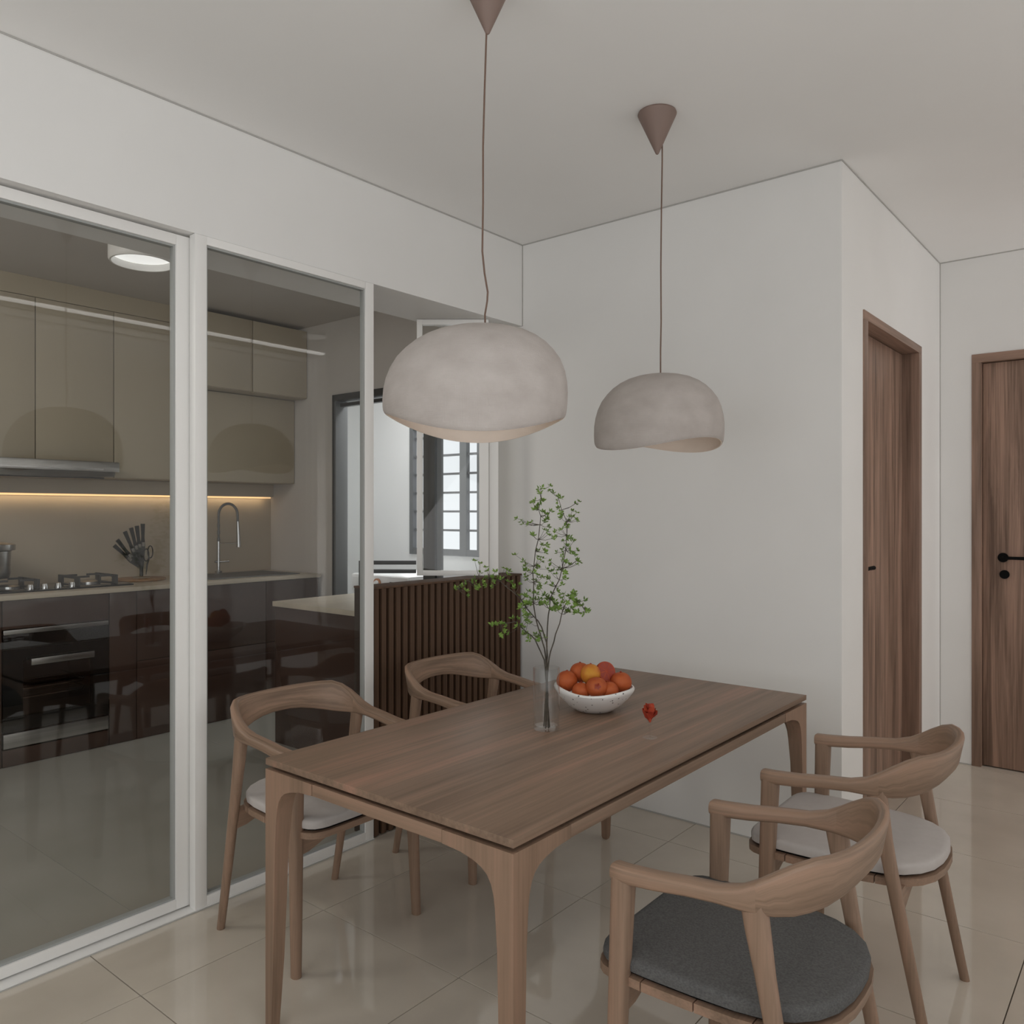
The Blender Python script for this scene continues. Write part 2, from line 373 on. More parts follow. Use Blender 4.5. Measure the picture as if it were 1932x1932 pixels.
box('door_leaf', XS - .115, XS - .075, Y0 + .063, Y1 - .063, .006, ZT - .043, M['door'], d1, .0015)
lever(d1, (XS - .075, 3.80, 1.165), (0, 1, 0), (1, 0, 0))
d2 = struct(thing('door_2', 'x', 'x', (-.39, YF, 0))); del d2['label'], d2['category']
X0, X1 = -.883, .10
for a, b in ((X0, X0 + .047), (X1 - .047, X1)): box('door_jamb', a, b, YF - fo, YF + .10, 0, 2.256, M['frame_v'], d2, .002)
box('door_head', X0, X1, YF - fo, YF + .10, 2.256, 2.303, M['frame_hx'], d2, .002)
box('door_leaf', X0 + .05, X1 - .05, YF + .03, YF + .07, .006, 2.252, M['door'], d2, .0015)
lever(d2, (-.735, YF + .03, 1.17), (1, 0, 0), (0, -1, 0))
bm = BM(); tube(bm, [(-.728, YF + .03, 1.077), (-.728, YF + .02, 1.077)], .024, 24); obj('lock_rosette', bm, M['black'], d2, 40)

# ------------------------------------------------------------------ glass partition
def frame_panel(name, x0, x1, y0, y1, z0, z1, st, top, bot, label, right=None):
    """sliding panel in the plane X, frame + gasket + pane"""
    t = thing(name, label, 'glass panel', ((x0 + x1) / 2, (y0 + y1) / 2, z0)); xm = (x0 + x1) / 2; sr = right or st
    for a, b in ((y0, y0 + st), (y1 - sr, y1)): box('stile', x0, x1, a, b, z0, z1, M['white'], t, .0015)
    box('top_rail', x0, x1, y0 + st, y1 - sr, z1 - top, z1, M['white'], t, .0015)
    box('bottom_rail', x0, x1, y0 + st, y1 - sr, z0, z0 + bot, M['white'], t, .0015)
    bm = BM(); q = .007; a, b, c, d = y0 + st, y1 - sr, z0 + bot, z1 - top
    addbox(bm, x0 + .008, x1 - .008, a, a + q, c, d); addbox(bm, x0 + .008, x1 - .008, b - q, b, c, d)
    addbox(bm, x0 + .008, x1 - .008, a + q, b - q, c, c + q); addbox(bm, x0 + .008, x1 - .008, a + q, b - q, d - q, d)
    obj('gasket', bm, M['gasket'], t)
    box('pane', xm - .003, xm + .003, a + .004, b - .004, c + .004, d - .004, M['glass'], t)
    return t
frame_panel('sliding_glass_panel', -2.775, -2.735, -.50, 1.515, .012, 2.405, .045, .037, .035, 'white framed sliding glass panel nearest the camera, set back under the header', right=.055)
frame_panel('sliding_glass_panel', -2.73, -2.692, 1.507, 2.335, .006, 2.412, .045, .03, .035, 'narrower white framed glass panel next to the slatted half wall')
tr = box('floor_track', -2.785, -2.688, -.55, 2.335, 0, .006, M['white'], None, .001); tag(tr, 'low white floor track under the sliding glass panels', 'track')
trim(-2.688, -2.684, -.55, 2.335, 0, .003)

# half wall clad with dark slats
hw = thing('slatted_half_wall', 'half height wall clad in dark walnut slats beside the glass panels', 'half wall', (-2.76, 2.86, 0))
HY0, HY1 = 2.342, YB - .004
box('core', -2.83, -2.722, HY0, HY1, 0, 1.083, M['slatback'], hw)
box('cap', -2.835, -2.70, HY0, HY1, 1.083, 1.092, M['slat'], hw, .001)
n = 24; pitch = (HY1 - HY0) / n; sm = None
for i in range(n):
    y = HY0 + i * pitch + .004
    if sm is None:
        sm = box('slat', -2.722, -2.70, y, y + .026, .004, 1.0825, M['slat'], hw, .002); sy = y
    else:
        c = sm.copy(); COL.objects.link(c); c.location.y += y - sy
# casement panel standing open on the half wall
ca = thing('casement_window', 'open white framed casement pane standing on the half wall', 'window', (-2.74, 3.15, 1.094))
cdir = Vector((-3.02 + 2.735, 2.923 - 3.157, 0)); cl = cdir.length
ca.rotation_euler = (0, 0, math.atan2(cdir.y, cdir.x))
def cbox(nm, u0, u1, v0, v1, z0, z1, m, bev=.001): return box(nm, u0, u1, v0, v1, z0, z1, m, ca, bev, world=False)
Hc = 2.412 - 1.094
cbox('stile', 0, .048, -.016, .016, 0, Hc, M['white']); cbox('stile', cl - .028, cl, -.016, .016, 0, Hc, M['white'])
cbox('top_rail', .048, cl - .028, -.016, .016, Hc - .027, Hc, M['white']); cbox('bottom_rail', .048, cl - .028, -.016, .016, 0, .026, M['white'])
cbox('pane', .046, cl - .026, -.002, .002, .024, Hc - .025, M['glass'], 0)
bm = BM(); addbox(bm, -.05, -.004, -.045, -.010, 0, Hc - .03, .001)
obj('hinge_post', bm, M['white'], ca, 30, world=False)
# two dark rails beyond the casement, over the peninsula
rk = thing('counter_rack', 'two black horizontal bars beside the open casement above the worktop', 'rack', (-3.03, 2.92, 1.102))
rk.rotation_euler = (0, 0, math.atan2(cdir.y, cdir.x))
for z0 in (.003, .048): box('bar', .005, .30, -.008, .008, z0, z0 + .020, M['darkmetal'], rk, .001, world=False)
box('upright', .285, .30, -.010, .010, -.232, .068, M['darkmetal'], rk, .001, world=False)

# ------------------------------------------------------------------ ceiling lamps of the rooms; the hall and yard ones are added
lt = thing('drum_ceiling_light', 'round drum ceiling light glowing inside the kitchen', 'ceiling light', (-4.23, 2.07, H))
bm = BM(); lathe(bm, [(.155, 0), (.165, -.02), (.165, -.10), (.158, -.11), (.150, -.11), (.145, -.085), (.145, -.02)], (-4.23, 2.07, H - .001), 48, closed=True); obj('drum', bm, M['white'], lt, 40)
bm = BM(); lathe(bm, [(.144, -.03), (.144, -.075)], (-4.23, 2.07, H), 48); obj('diffuser', bm, M['drum_glow'], lt, 40)
ld = thing('linear_ceiling_light', 'long slim white ceiling light strip mirrored in the glass panels', 'ceiling light', (.52, 1.9, H))
for a, b in ((-.6, 1.1), (1.11, 2.50), (2.51, 3.40), (3.41, 4.55)):
    box('diffuser', .49, .545, a, b, H - .014, H - .002, M['cove'], ld)
hl = thing('hall_fill_lamp', 'small round ceiling light added out of view over the door corridor', 'ceiling light', (-.1, 4.0, H))  # unseen lamp added for the side wall and doors
bm = BM(); lathe(bm, [(.10, -.001), (.12, -.02), (.12, -.03), (.10, -.03)], (-.1, 4.0, H), 32, closed=True); obj('rim', bm, M['white'], hl, 40)
bm = BM(); lathe(bm, [(.10, -.01), (.10, -.026)], (-.1, 4.0, H), 32); obj('diffuser', bm, M['hall_fill_glow'], hl, 40)
yl = thing('yard_fill_lamp', 'round ceiling light added out of view to brighten the service yard', 'ceiling light', (-4.6, 4.4, H))  # unseen lamp added to light the yard walls
bm = BM(); lathe(bm, [(.2, -.002), (.22, -.02), (.22, -.05), (.2, -.05)], (-4.6, 4.4, H), 32, closed=True); obj('rim', bm, M['white'], yl, 40)
bm = BM(); lathe(bm, [(.2, -.01), (.2, -.045)], (-4.6, 4.4, H), 32); obj('diffuser', bm, M['yard_fill_glow'], yl, 40)

# ------------------------------------------------------------------ kitchen run
KX = -5.02  # cabinet fronts
def cabinet(name, label, x0, x1, y0, y1, z0, z1, doors, mat, cat='cabinet', group=None, dt=.018, gp=.0025):
    """carcass + doors; doors = list of (y0,y1,z0,z1,name)"""
    t = thing(name, label, cat, ((x0 + x1) / 2, (y0 + y1) / 2, z0), group=group)
    box('carcass', x0, x1 - dt - .001, y0, y1, z0, z1, M['upper'] if mat == 'upper' else M['slatback'], t)
    for (a, b, c, d, nm) in doors: box(nm, x1 - dt, x1, a + gp, b - gp, c + gp, d - gp, M[mat], t, .001)
    return t
KB = XKI + .002
def base(label, y0, y1, fronts): return cabinet('base_cabinet', label, KB, KX, y0, y1, .0, .929, fronts, 'base')
base('dark brown gloss base cabinet left of the oven', .80, 1.67, [(.80, 1.67, .0, .929, 'door')])
base('narrow dark brown gloss base cabinet strip right of the oven', 2.252, 2.421, [(2.252, 2.421, .0, .929, 'door')])
base('dark brown gloss base cabinet between oven strip and sink unit', 2.421, 3.351, [(2.421, 3.351, .49, .929, 'drawer'), (2.421, 3.351, .0, .49, 'drawer')])
base('dark brown gloss base cabinet under the sink by the end wall', 3.351, 3.812, [(3.351, 3.812, .49, .929, 'drawer'), (3.351, 3.812, .0, .49, 'drawer')])
oc = cabinet('oven_cabinet', 'dark brown gloss housing around the built-in oven', KB, KX, 1.67, 2.252, .0, .929, [(1.67, 2.252, .764, .929, 'front_panel'), (1.67, 2.252, 0, .097, 'front_panel')], 'base')
for ch in oc.children:
    if ch.name.startswith('carcass'): bpy.data.objects.remove(ch); break
bm = BM(); addbox(bm, KB, KX - .02, 1.67, 1.672, 0, .929); addbox(bm, KB, KX - .02, 2.25, 2.252, 0, .929); addbox(bm, KB, KB + .01, 1.672, 2.25, 0, .929); addbox(bm, KB + .01, KX - .02, 1.672, 2.25, 0, .09)
obj('carcass', bm, M['slatback'], oc)
# oven
ov = thing('built_in_oven', 'black glass built-in oven with steel handle under the hob', 'oven', (-5.3, 1.96, .1))
oy0, oy1 = 1.676, 2.246
bm = BM(); addbox(bm, -5.55, -5.06, oy0, oy1, .102, .12); addbox(bm, -5.55, -5.06, oy0, oy1, .74, .76); addbox(bm, -5.55, -5.53, oy0, oy1, .12, .74)
addbox(bm, -5.53, -5.06, oy0, oy0 + .02, .12, .74); addbox(bm, -5.53, -5.06, oy1 - .02, oy1, .12, .74); obj('body', bm, pmat('brown_oven_enamel', (.05, .024, .018), .4), ov)
box('top_trim', -5.06, KX + .004, oy0, oy1, .737, .762, M['steel'], ov, .001)
box('control_panel', -5.06, KX + .002, oy0, oy1, .652, .736, M['blackglass'], ov, .001)
bm = BM(); D = (.192, .648, 1.775, 2.155, .27, .585)
addbox(bm, -5.06, KX + .003, oy0, oy1, D[5], D[1]); addbox(bm, -5.06, KX + .003, oy0, oy1, D[0], D[4]); addbox(bm, -5.06, KX + .003, oy0, D[2], D[4], D[5]); addbox(bm, -5.06, KX + .003, D[3], oy1, D[4], D[5])
od = obj('oven_door', bm, M['blackglass'], ov)
box('door_window', -5.045, KX + .001, D[2], D[3], D[4], D[5], glass('smoked_oven_glass', (.80, .72, .68), 1.5), od)
bm = BM(); addbox(bm, KX + .03, KX + .042, 1.805, 2.149, .558, .594, .003); addbox(bm, KX + .002, KX + .03, 1.83, 1.845, .57, .582); addbox(bm, KX + .002, KX + .03, 2.11, 2.125, .57, .582)
obj('handle', bm, M['steel'], od, 30)
box('bottom_trim', -5.06, KX + .003, oy0, oy1, .104, .183, M['steel'], ov, .001)
bm = BM()
for zz in (.36, .41):
    tube(bm, [(-5.08, 1.71, zz), (-5.08, 2.12, zz), (-5.10, 2.14, zz + .015), (-5.45, 2.14, zz + .015)], .004, 6)
    for k in range(5): tube(bm, [(-5.12 - .07 * k, 1.71, zz), (-5.12 - .07 * k, 2.13, zz)], .0015, 5)
obj('oven_rack', bm, M['chrome'], ov, 60)
# worktop
wt = box('worktop', KB, -4.998, .80, 3.815, .93, .956, M['counter'], None, .0015); tag(wt, 'long beige stone worktop along the kitchen wall', 'worktop')
# backsplash, filler over it with the warm led
sp = box('backsplash', KB, KB + .012, .80, YKE - .001, .957, 1.527, M['splash']); tag(sp, 'beige stone backsplash behind the hob and sink', 'backsplash')
fl = thing('backsplash_light', 'warm glowing strip light along the top of the backsplash', 'strip light', (KB + .04, 2.3, 1.53))
box('housing', KB, KB + .05, .80, YKE - .001, 1.543, 1.641, M['splash'], fl)
box('strip', KB + .013, KB + .028, .80, YKE - .012, 1.531, 1.5425, M['led'], fl)
# wall cabinets
UX = -5.36
ub, ut = 1.643, 2.73
def upper(label, y0, y1, z0=ub, z1=ut, x=UX): return cabinet('wall_cabinet', label, KB, x, y0, y1, z0, z1, [(y0, y1, z0, z1, 'door')], 'upper', gp=.003)
upper('tall beige wall cabinet at the left edge of the photo', 1.494, 1.964)
upper('tall beige wall cabinet over the right half of the cooker hood', 1.964, 2.434)
upper('tall beige wall cabinet between hood and sink', 2.434, 2.93)
upper('long beige wall cabinet over the sink', 2.93, YKE - .003, ub, 2.295)
cabinet('wall_cabinet', 'left one of the two projecting beige top cabinets above the sink', KB, -5.20, 2.93, 3.36, 2.298, 2.82, [(2.93, 3.36, 2.298, 2.82, 'door')], 'upper', gp=.003)
cabinet('wall_cabinet', 'right one of the two projecting beige top cabinets above the sink', KB, -5.20, 3.36, YKE - .003, 2.298, 2.82, [(3.36, YKE - .003, 2.298, 2.82, 'door')], 'upper', gp=.003)
f_ = box('filler_panel', KB, UX - .002, 1.0, 2.93, ut + .001, H - .001, M['upper']); tag(f_, 'beige filler panel between tall wall cabinets and ceiling', 'panel')
upper('tall beige wall cabinet left of the picture edge', 1.02, 1.494)
# hood
hd = thing('cooker_hood', 'slim stainless steel cooker hood over the hob', 'cooker hood', (-5.3, 1.93, 1.64))
hy0, hy1 = 1.48, 2.38
box('hood_body', -5.52, -5.352 + .19, hy0, hy1, 1.672, 1.735, M['steel'], hd, .004)
bm = BM(); rings = []
for k in range(13):
    a = k / 12; y = hy0 + .02 + (hy1 - hy0 - .04) * a; bow = .03 * math.sin(math.pi * a)
    rings.append([(-5.50, y, 1.671), (-5.175 + bow, y, 1.671), (-5.19 + bow, y, 1.644 - .012 * math.sin(math.pi * a)), (-5.50, y, 1.650)])
loft(bm, rings); obj('visor', bm, M['steel'], hd, 30)
box('light_line', -5.162, -5.158, hy0 + .05, hy1 - .10, 1.684, 1.690, M['chrome'], hd)
box('filter', -5.48, -5.24, hy0 + .06, hy1 - .06, 1.630, 1.640, M['darkmetal'], hd, .002)
# hob
hb = thing('gas_hob', 'black glass gas hob with chrome knobs below the hood', 'hob', (-5.35, 2.06, .956))
box('glass_top', -5.60, -5.14, 1.66, 2.46, .9565, .966, M['blackglass'], hb, .002)
for yb_ in (1.82, 2.28):
    bm = BM(); lathe(bm, [(.062, 0), (.062, .012), (.045, .022), (.02, .024)], (-5.38, yb_, .966), 24); obj('burner', bm, M['steel'], hb, 40)
    bm = BM()
    for s in (-1, 1):
        bm = BM(); yy = yb_ + s * .115
        addbox(bm, -5.50, -5.26, yy - .006, yy + .006, .966, .972)
        for xx in (-5.50, -5.26): addbox(bm, xx - .03, xx + .03, yy - .006, yy + .006, .966, 1.022); 
        addbox(bm, -5.50, -5.26, yy - .005, yy + .005, 1.006, 1.022)
        for a in (-5.47, -5.29): addbox(bm, a - .005, a + .005, min(yy, yb_ + s * .03), max(yy, yb_ + s * .03), 1.010, 1.022)
        obj('pan_support', bm, M['darkmetal'], hb)
for yk in (1.873, 1.951, 2.027, 2.106):
    bm = BM(); lathe(bm, [(.019, 0), (.019, .012), (.015, .030), (.012, .032)], (-5.19, yk, .966), 20); obj('knob', bm, M['chrome'], hb, 40)
# pot
pt = thing('cooking_pot', 'stainless steel pot with lid on the left burner', 'pot', (-5.42, 1.75, 1.023))
pc = (-5.42, 1.75, 1.023)
bm = BM(); lathe(bm, [(.05, 0), (.085, .004), (.095, .03), (.098, .165), (.104, .170)], pc, 40); obj('pot_body', bm, M['steel'], pt, 35)
bm = BM(); lathe(bm, [(.118, .171), (.120, .180), (.120, .205), (.112, .210), (.04, .222), (.01, .224)], pc, 40); obj('lid', bm, M['steel'], pt, 35)
bm = BM(); lathe(bm, [(.012, .224), (.012, .240), (.022, .246), (.018, .256)], pc, 16); obj('lid_knob', bm, M['black'], pt, 35)
# round board + knife stand
bd = thing('round_board', 'round wooden board on the worktop under the knife stand', 'board', (-5.46, 2.66, .956))
bm = BM(); lathe(bm, [(.155, .0005), (.16, .004), (.16, .013), (.155, .016)], (-5.46, 2.66, .956), 48); obj('disc', bm, M['board'], bd, 40)
kz = .973; kc = Vector((-5.46, 2.665, kz))
ks = thing('knife_stand', 'clear acrylic fan shaped knife stand on the round board', 'knife stand', kc)
bm = BM(); lathe(bm, [(.055, .0), (.058, .004), (.058, .010), (.05, .013)], kc, 32); obj('base', bm, M['acrylic'], ks, 40)
bm = BM(); tube(bm, [kc + Vector((0, 0, .012)), kc + Vector((0, 0, .11))], .012, 12); obj('stem', bm, M['darkmetal'], ks, 40)
bm = BM(); poly = [(kc.y - .015, kz + .06), (kc.y + .025, kz + .06), (kc.y + .045, kz + .20), (kc.y - .02, kz + .215), (kc.y - .075, kz + .17)]
prism(bm, poly, 'x', kc.x - .016, kc.x + .016); obj('holder', bm, M['acrylic'], ks)
tips = [(-.178, .225), (-.160, .262), (-.112, .318), (-.072, .342), (-.035, .355), (.004, .368)]
kl = ['lowest black handled knife leaning far left in the knife stand', 'second lowest black handled knife in the knife stand', 'third black handled knife from the left in the knife stand', 'fourth black handled knife from the left in the knife stand', 'fifth black handled knife from the left in the knife stand', 'upright black handled knife at the right of the knife stand']
for i, (dy, dz) in enumerate(tips):
    top = kc + Vector((0, dy, dz)); bot = kc + Vector((0, .005 + dy * .1, .07)); dr = (top - bot).normalized(); x = (i - 2.5) * .0045; ox = Vector((x, 0, 0))
    k = thing('kitchen_knife', kl[i], 'knife', bot + ox, group='knives in the knife stand')
    hs = top - dr * .125; pn = Vector((0, dr.z, -dr.y))
    bm = BM(); prof = [(hs, .012), (hs + dr * .03, .0085), (hs + dr * .09, .011), (top, .0125)]
    loft(bm, [[p + ox + pn * wd + Vector((-.006, 0, 0)), p + ox + pn * wd + Vector((.006, 0, 0)), p + ox - pn * wd + Vector((.006, 0, 0)), p + ox - pn * wd + Vector((-.006, 0, 0))] for p, wd in prof]); obj('handle', bm, M['knife'], k)
    bm = BM(); loft(bm, [[p + ox + pn * wd + Vector((-.0008, 0, 0)), p + ox + pn * wd + Vector((.0008, 0, 0)), p + ox - pn * wd + Vector((.0008, 0, 0)), p + ox - pn * wd + Vector((-.0008, 0, 0))] for p, wd in ((hs, .014), (hs - dr * .03, .016), (bot, .004))]); obj('blade', bm, M['darkmetal'], k)
    bm = BM(); loft(bm, [[p + ox + pn * .0095 + Vector((-.0065, 0, 0)), p + ox + pn * .0095 + Vector((.0065, 0, 0)), p + ox - pn * .0095 + Vector((.0065, 0, 0)), p + ox - pn * .0095 + Vector((-.0065, 0, 0))] for p in (hs - dr * .028, hs)]); obj('bolster', bm, M['chrome'], k)
sc_ = thing('scissors', 'black handled scissors at the right side of the knife stand', 'scissors', kc + Vector((0, .03, .02)))
for s, cy, cz in ((0, .052, .175), (1, .022, .155)):
    bm = BM(); c0 = kc + Vector((.02 + .004 * s, cy, cz)); pts = [c0 + Vector((0, .018 * math.cos(a), .042 * math.sin(a))) for a in [2 * math.pi * k / 16 for k in range(17)]]
    tube(bm, pts, .0038, 6); obj('finger_loop', bm, M['knife'], sc_, 60)
bm = BM(); tube(bm, [kc + Vector((.02, .045, .135)), kc + Vector((.02, .03, .09)), kc + Vector((.02, .022, .02))], [.006, .006, .003], 6); obj('blades', bm, M['darkmetal'], sc_, 60)
# sink and tap
sk = thing('sink', 'dark undermounted sink set into the worktop below the tap', 'sink', (-5.3, 3.35, .956))
bm = BM(); addbox(bm, -5.58, -5.10, 2.98, 3.70, .9565, .962, .002); obj('rim', bm, M['greymetal'], sk, 30)
bm = BM(); addbox(bm, -5.54, -5.14, 3.02, 3.66, .9621, .9635); obj('bowl', bm, M['darkmetal'], sk)
tp = thing('kitchen_tap', 'tall chrome spring neck tap behind the sink', 'tap', (-5.61, 3.33, .963))
bx, by = -5.61, 3.33
bm = BM(); tube(bm, [(bx, by, .9565), (bx, by, .975), (bx, by, .976), (bx, by, 1.20)], [.026, .026, .013, .011], 16); obj('body', bm, M['chrome'], tp, 40)
bm = BM(); tube(bm, [(bx, by, 1.045), (bx + .03, by + .035, 1.048), (bx + .05, by + .06, 1.05)], .008, 10); tube(bm, [(bx, by, 1.045), (bx, by - .03, 1.045)], .008, 10); obj('lever', bm, M['chrome'], tp, 40)
arc = [(0, 0, 1.20), (0, 0, 1.36)] + [(.09 * (1 - math.cos(a)) * .5, .0525 * (1 - math.cos(a)), 1.40 + .085 * math.sin(a)) for a in [math.pi * k / 12 for k in range(13)]] + [(.09, .107, 1.34)]
bm = BM(); P = [(bx + a, by + b, c) for a, b, c in arc]; tube(bm, P, .008, 10)
for i in range(len(P) - 1):
    for t in range(3):
        p = Vector(P[i]).lerp(Vector(P[i + 1]), t / 3); q = Vector(P[i]).lerp(Vector(P[i + 1]), (t + .5) / 3); tube(bm, [p, q], .0115, 8)
obj('spring_neck', bm, M['greymetal'], tp, 50)
bm = BM(); tube(bm, [(bx + .09, by + .107, 1.35), (bx + .09, by + .110, 1.28), (bx + .092, by + .113, 1.18), (bx + .092, by + .113, 1.155)], [.010, .013, .016, .018], 14); obj('spray_head', bm, M['chrome'], tp, 40)
bm = BM(); tube(bm, [(bx, by, 1.185), (bx + .09, by + .11, 1.185)], .005, 8); obj('holder_arm', bm, M['chrome'], tp, 40)
# peninsula
pn_ = thing('peninsula_cabinet', 'dark brown gloss peninsula cabinet behind the second glass panel', 'cabinet', (-3.58, 3.29, 0))
box('carcass', -4.28, -2.952, 2.96, 3.65, 0, .838, M['slatback'], pn_)
box('end_panel', -4.30, -2.952, 2.935, 2.957, 0, .8385, M['base'], pn_, .001)
box('side_panel', -4.30, -4.282, 2.96, 3.65, 0, .8385, M['base'], pn_, .001)
pw = box('worktop', -4.315, -2.836, 2.925, 3.66, .84, .87, M['counter'], None, .0015); tag(pw, 'short beige stone worktop on the peninsula, end pointing left', 'worktop')

# ------------------------------------------------------------------ yard: door frame, window, washer
df = struct(thing('door_3', 'x', 'x', (-4.15, YKE, 0))); del df['label'], df['category']
box('door_jamb', DX0, DX0 + .03, YKE - .012, YKE + .10, 0, DZ, M['greymetal'], df, .001)
box('door_jamb', DX0 - .002, DX0 + .012, YKE - .02, YKE - .012, 0, DZ, M['darkmetal'], df)
box('door_head', DX0, DX1, YKE - .02, YKE + .10, DZ - .045, DZ, M['darkmetal'], df, .001)
box('transom_bar', DX0 + .03, DX1, YKE + .03, YKE + .07, DZ - .085, DZ - .06, M['darkmetal'], df, .001)
box('door_post', -3.925, -3.815, YKE + .0, YKE + .06, 0, DZ - .085, M['darkmetal'], df, .001)
box('glass_edge', -3.815, -3.775, YKE + .02, YKE + .04, 0, DZ - .085, M['greymetal'], df)
yw = struct(thing('window_2', 'x', 'x', (-4.85, 5.0, 1.05))); del yw['label'], yw['category']
wx = (-5.27, -4.42)
bm = BM()
for a, b in ((wx[0], wx[0] + .045), (-4.66, -4.585), (wx[1] - .045, wx[1])): addbox(bm, a, b, 4.985, 5.03, 1.05, 2.2)
addbox(bm, wx[0] + .001, wx[1] - .001, 4.987, 5.028, 1.0505, 1.105); addbox(bm, wx[0] + .001, wx[1] - .001, 4.987, 5.028, 2.15, 2.1995)
obj('window_frame', bm, M['greymetal'], yw)
lg = glass('louvre_glass', (.99, .99, .99), 1.2)
for k in range(7):
    z = 1.105 + .161 * k
    box('louvre_blade', wx[0] + .045, -4.66, 5.035, 5.040, z + .012, z + .150, lg, yw); box('louvre_blade', -4.585, wx[1] - .045, 5.035, 5.040, z + .012, z + .150, lg, yw)
    if k: 
        box('blade_rail', wx[0] + .045, -4.66, 5.01, 5.045, z - .009, z + .009, M['greymetal'], yw); box('blade_rail', -4.585, wx[1] - .045, 5.01, 5.045, z - .009, z + .009, M['greymetal'], yw)
ws = thing('washing_machine', 'white front loading washing machine in the service yard', 'washing machine', (-4.79, 4.5, 0))
box('cabinet_body', -5.12, -4.46, 4.22, 4.80, .02, .93, M['appl'], ws, .006)
box('control_panel', -5.115, -4.465, 4.205, 4.219, .80, .925, M['appl'], ws, .004)
bm = BM(); tube(bm, [(-4.80, 4.204, .868), (-4.80, 4.192, .868)], .038, 28); obj('dial_ring', bm, M['copper'], ws, 40)
bm = BM(); tube(bm, [(-4.80, 4.192, .868), (-4.80, 4.182, .868)], [.024, .022], 28); obj('dial', bm, M['appl'], ws, 40)
box('display', -4.66, -4.55, 4.2, 4.2045, .85, .885, M['greymetal'], ws)
box('detergent_drawer', -5.10, -4.94, 4.199, 4.2045, .815, .91, M['yardwhite'], ws, .002)
bm = BM(); tube(bm, [(-4.79, 4.219, .45), (-4.79, 4.18, .45)], .2, 36); obj('porthole_door', bm, M['darkmetal'], ws, 40)

# ------------------------------------------------------------------ dining table
TX0, TX1, TY0, TY1, TZ = -1.931, -1.052, 1.287, 2.996, .746
tb = thing('dining_table', 'rectangular walnut dining table with arched corner legs and thin floating top', 'table', ((TX0 + TX1) / 2, (TY0 + TY1) / 2, 0))
tt = box('tabletop', TX0, TX1, TY0, TY1, TZ - .018, TZ, M['table_y'], tb, .0012)
box('spacer', TX0 + .03, TX1 - .03, TY0 + .03, TY1 - .03, TZ - .0295, TZ - .0185, M['slatback'], tb)
ZA = TZ - .0295; AH = .030
arch = [(.050, .588), (.054, .615), (.061, .637), (.072, .654), (.088, .666), (.112, .675), (.150, .683), (.205, ZA - AH)]
def table_leg(cx, cy, sx, sy):
    bm = BM(); T = .050
    def sq(w_, z, c=0): return [(cx + sx * (c + u * w_), cy + sy * (c + v * w_), z) for u, v in ((0, 0), (1, 0), (1, 1), (0, 1))]
    loft(bm, [sq(.020, 0, .004), sq(.027, .012), sq(.036, .20), sq(.041, .37), sq(.044, .50), sq(.050, .588)])
    prism(bm, [(cx + sx * a, z) for a, z in [(0, .588), (0, ZA), (.205, ZA)] + arch[::-1]], 'y', cy, cy + sy * T)
    prism(bm, [(cy + sy * a, z) for a, z in [(T, ZA), (.205, ZA)] + arch[::-1]], 'x', cx, cx + sx * T)
    return obj('leg', bm, M['table_z'], tb, 25)
for cx, sx in ((TX0, 1), (TX1, -1)):
    for cy, sy in ((TY0, 1), (TY1, -1)): table_leg(cx, cy, sx, sy)
aj = .2055
for y in (TY0 + .0008, TY1 - .0248): box('apron', TX0 + aj + .001, TX1 - aj - .001, y, y + .024, ZA - AH, ZA, M['table_x'], tb, .0008)
for x in (TX0 + .0008, TX1 - .0248): box('apron', x, x + .024, TY0 + aj + .001, TY1 - aj - .001, ZA - AH, ZA, M['table_y'], tb, .0008)

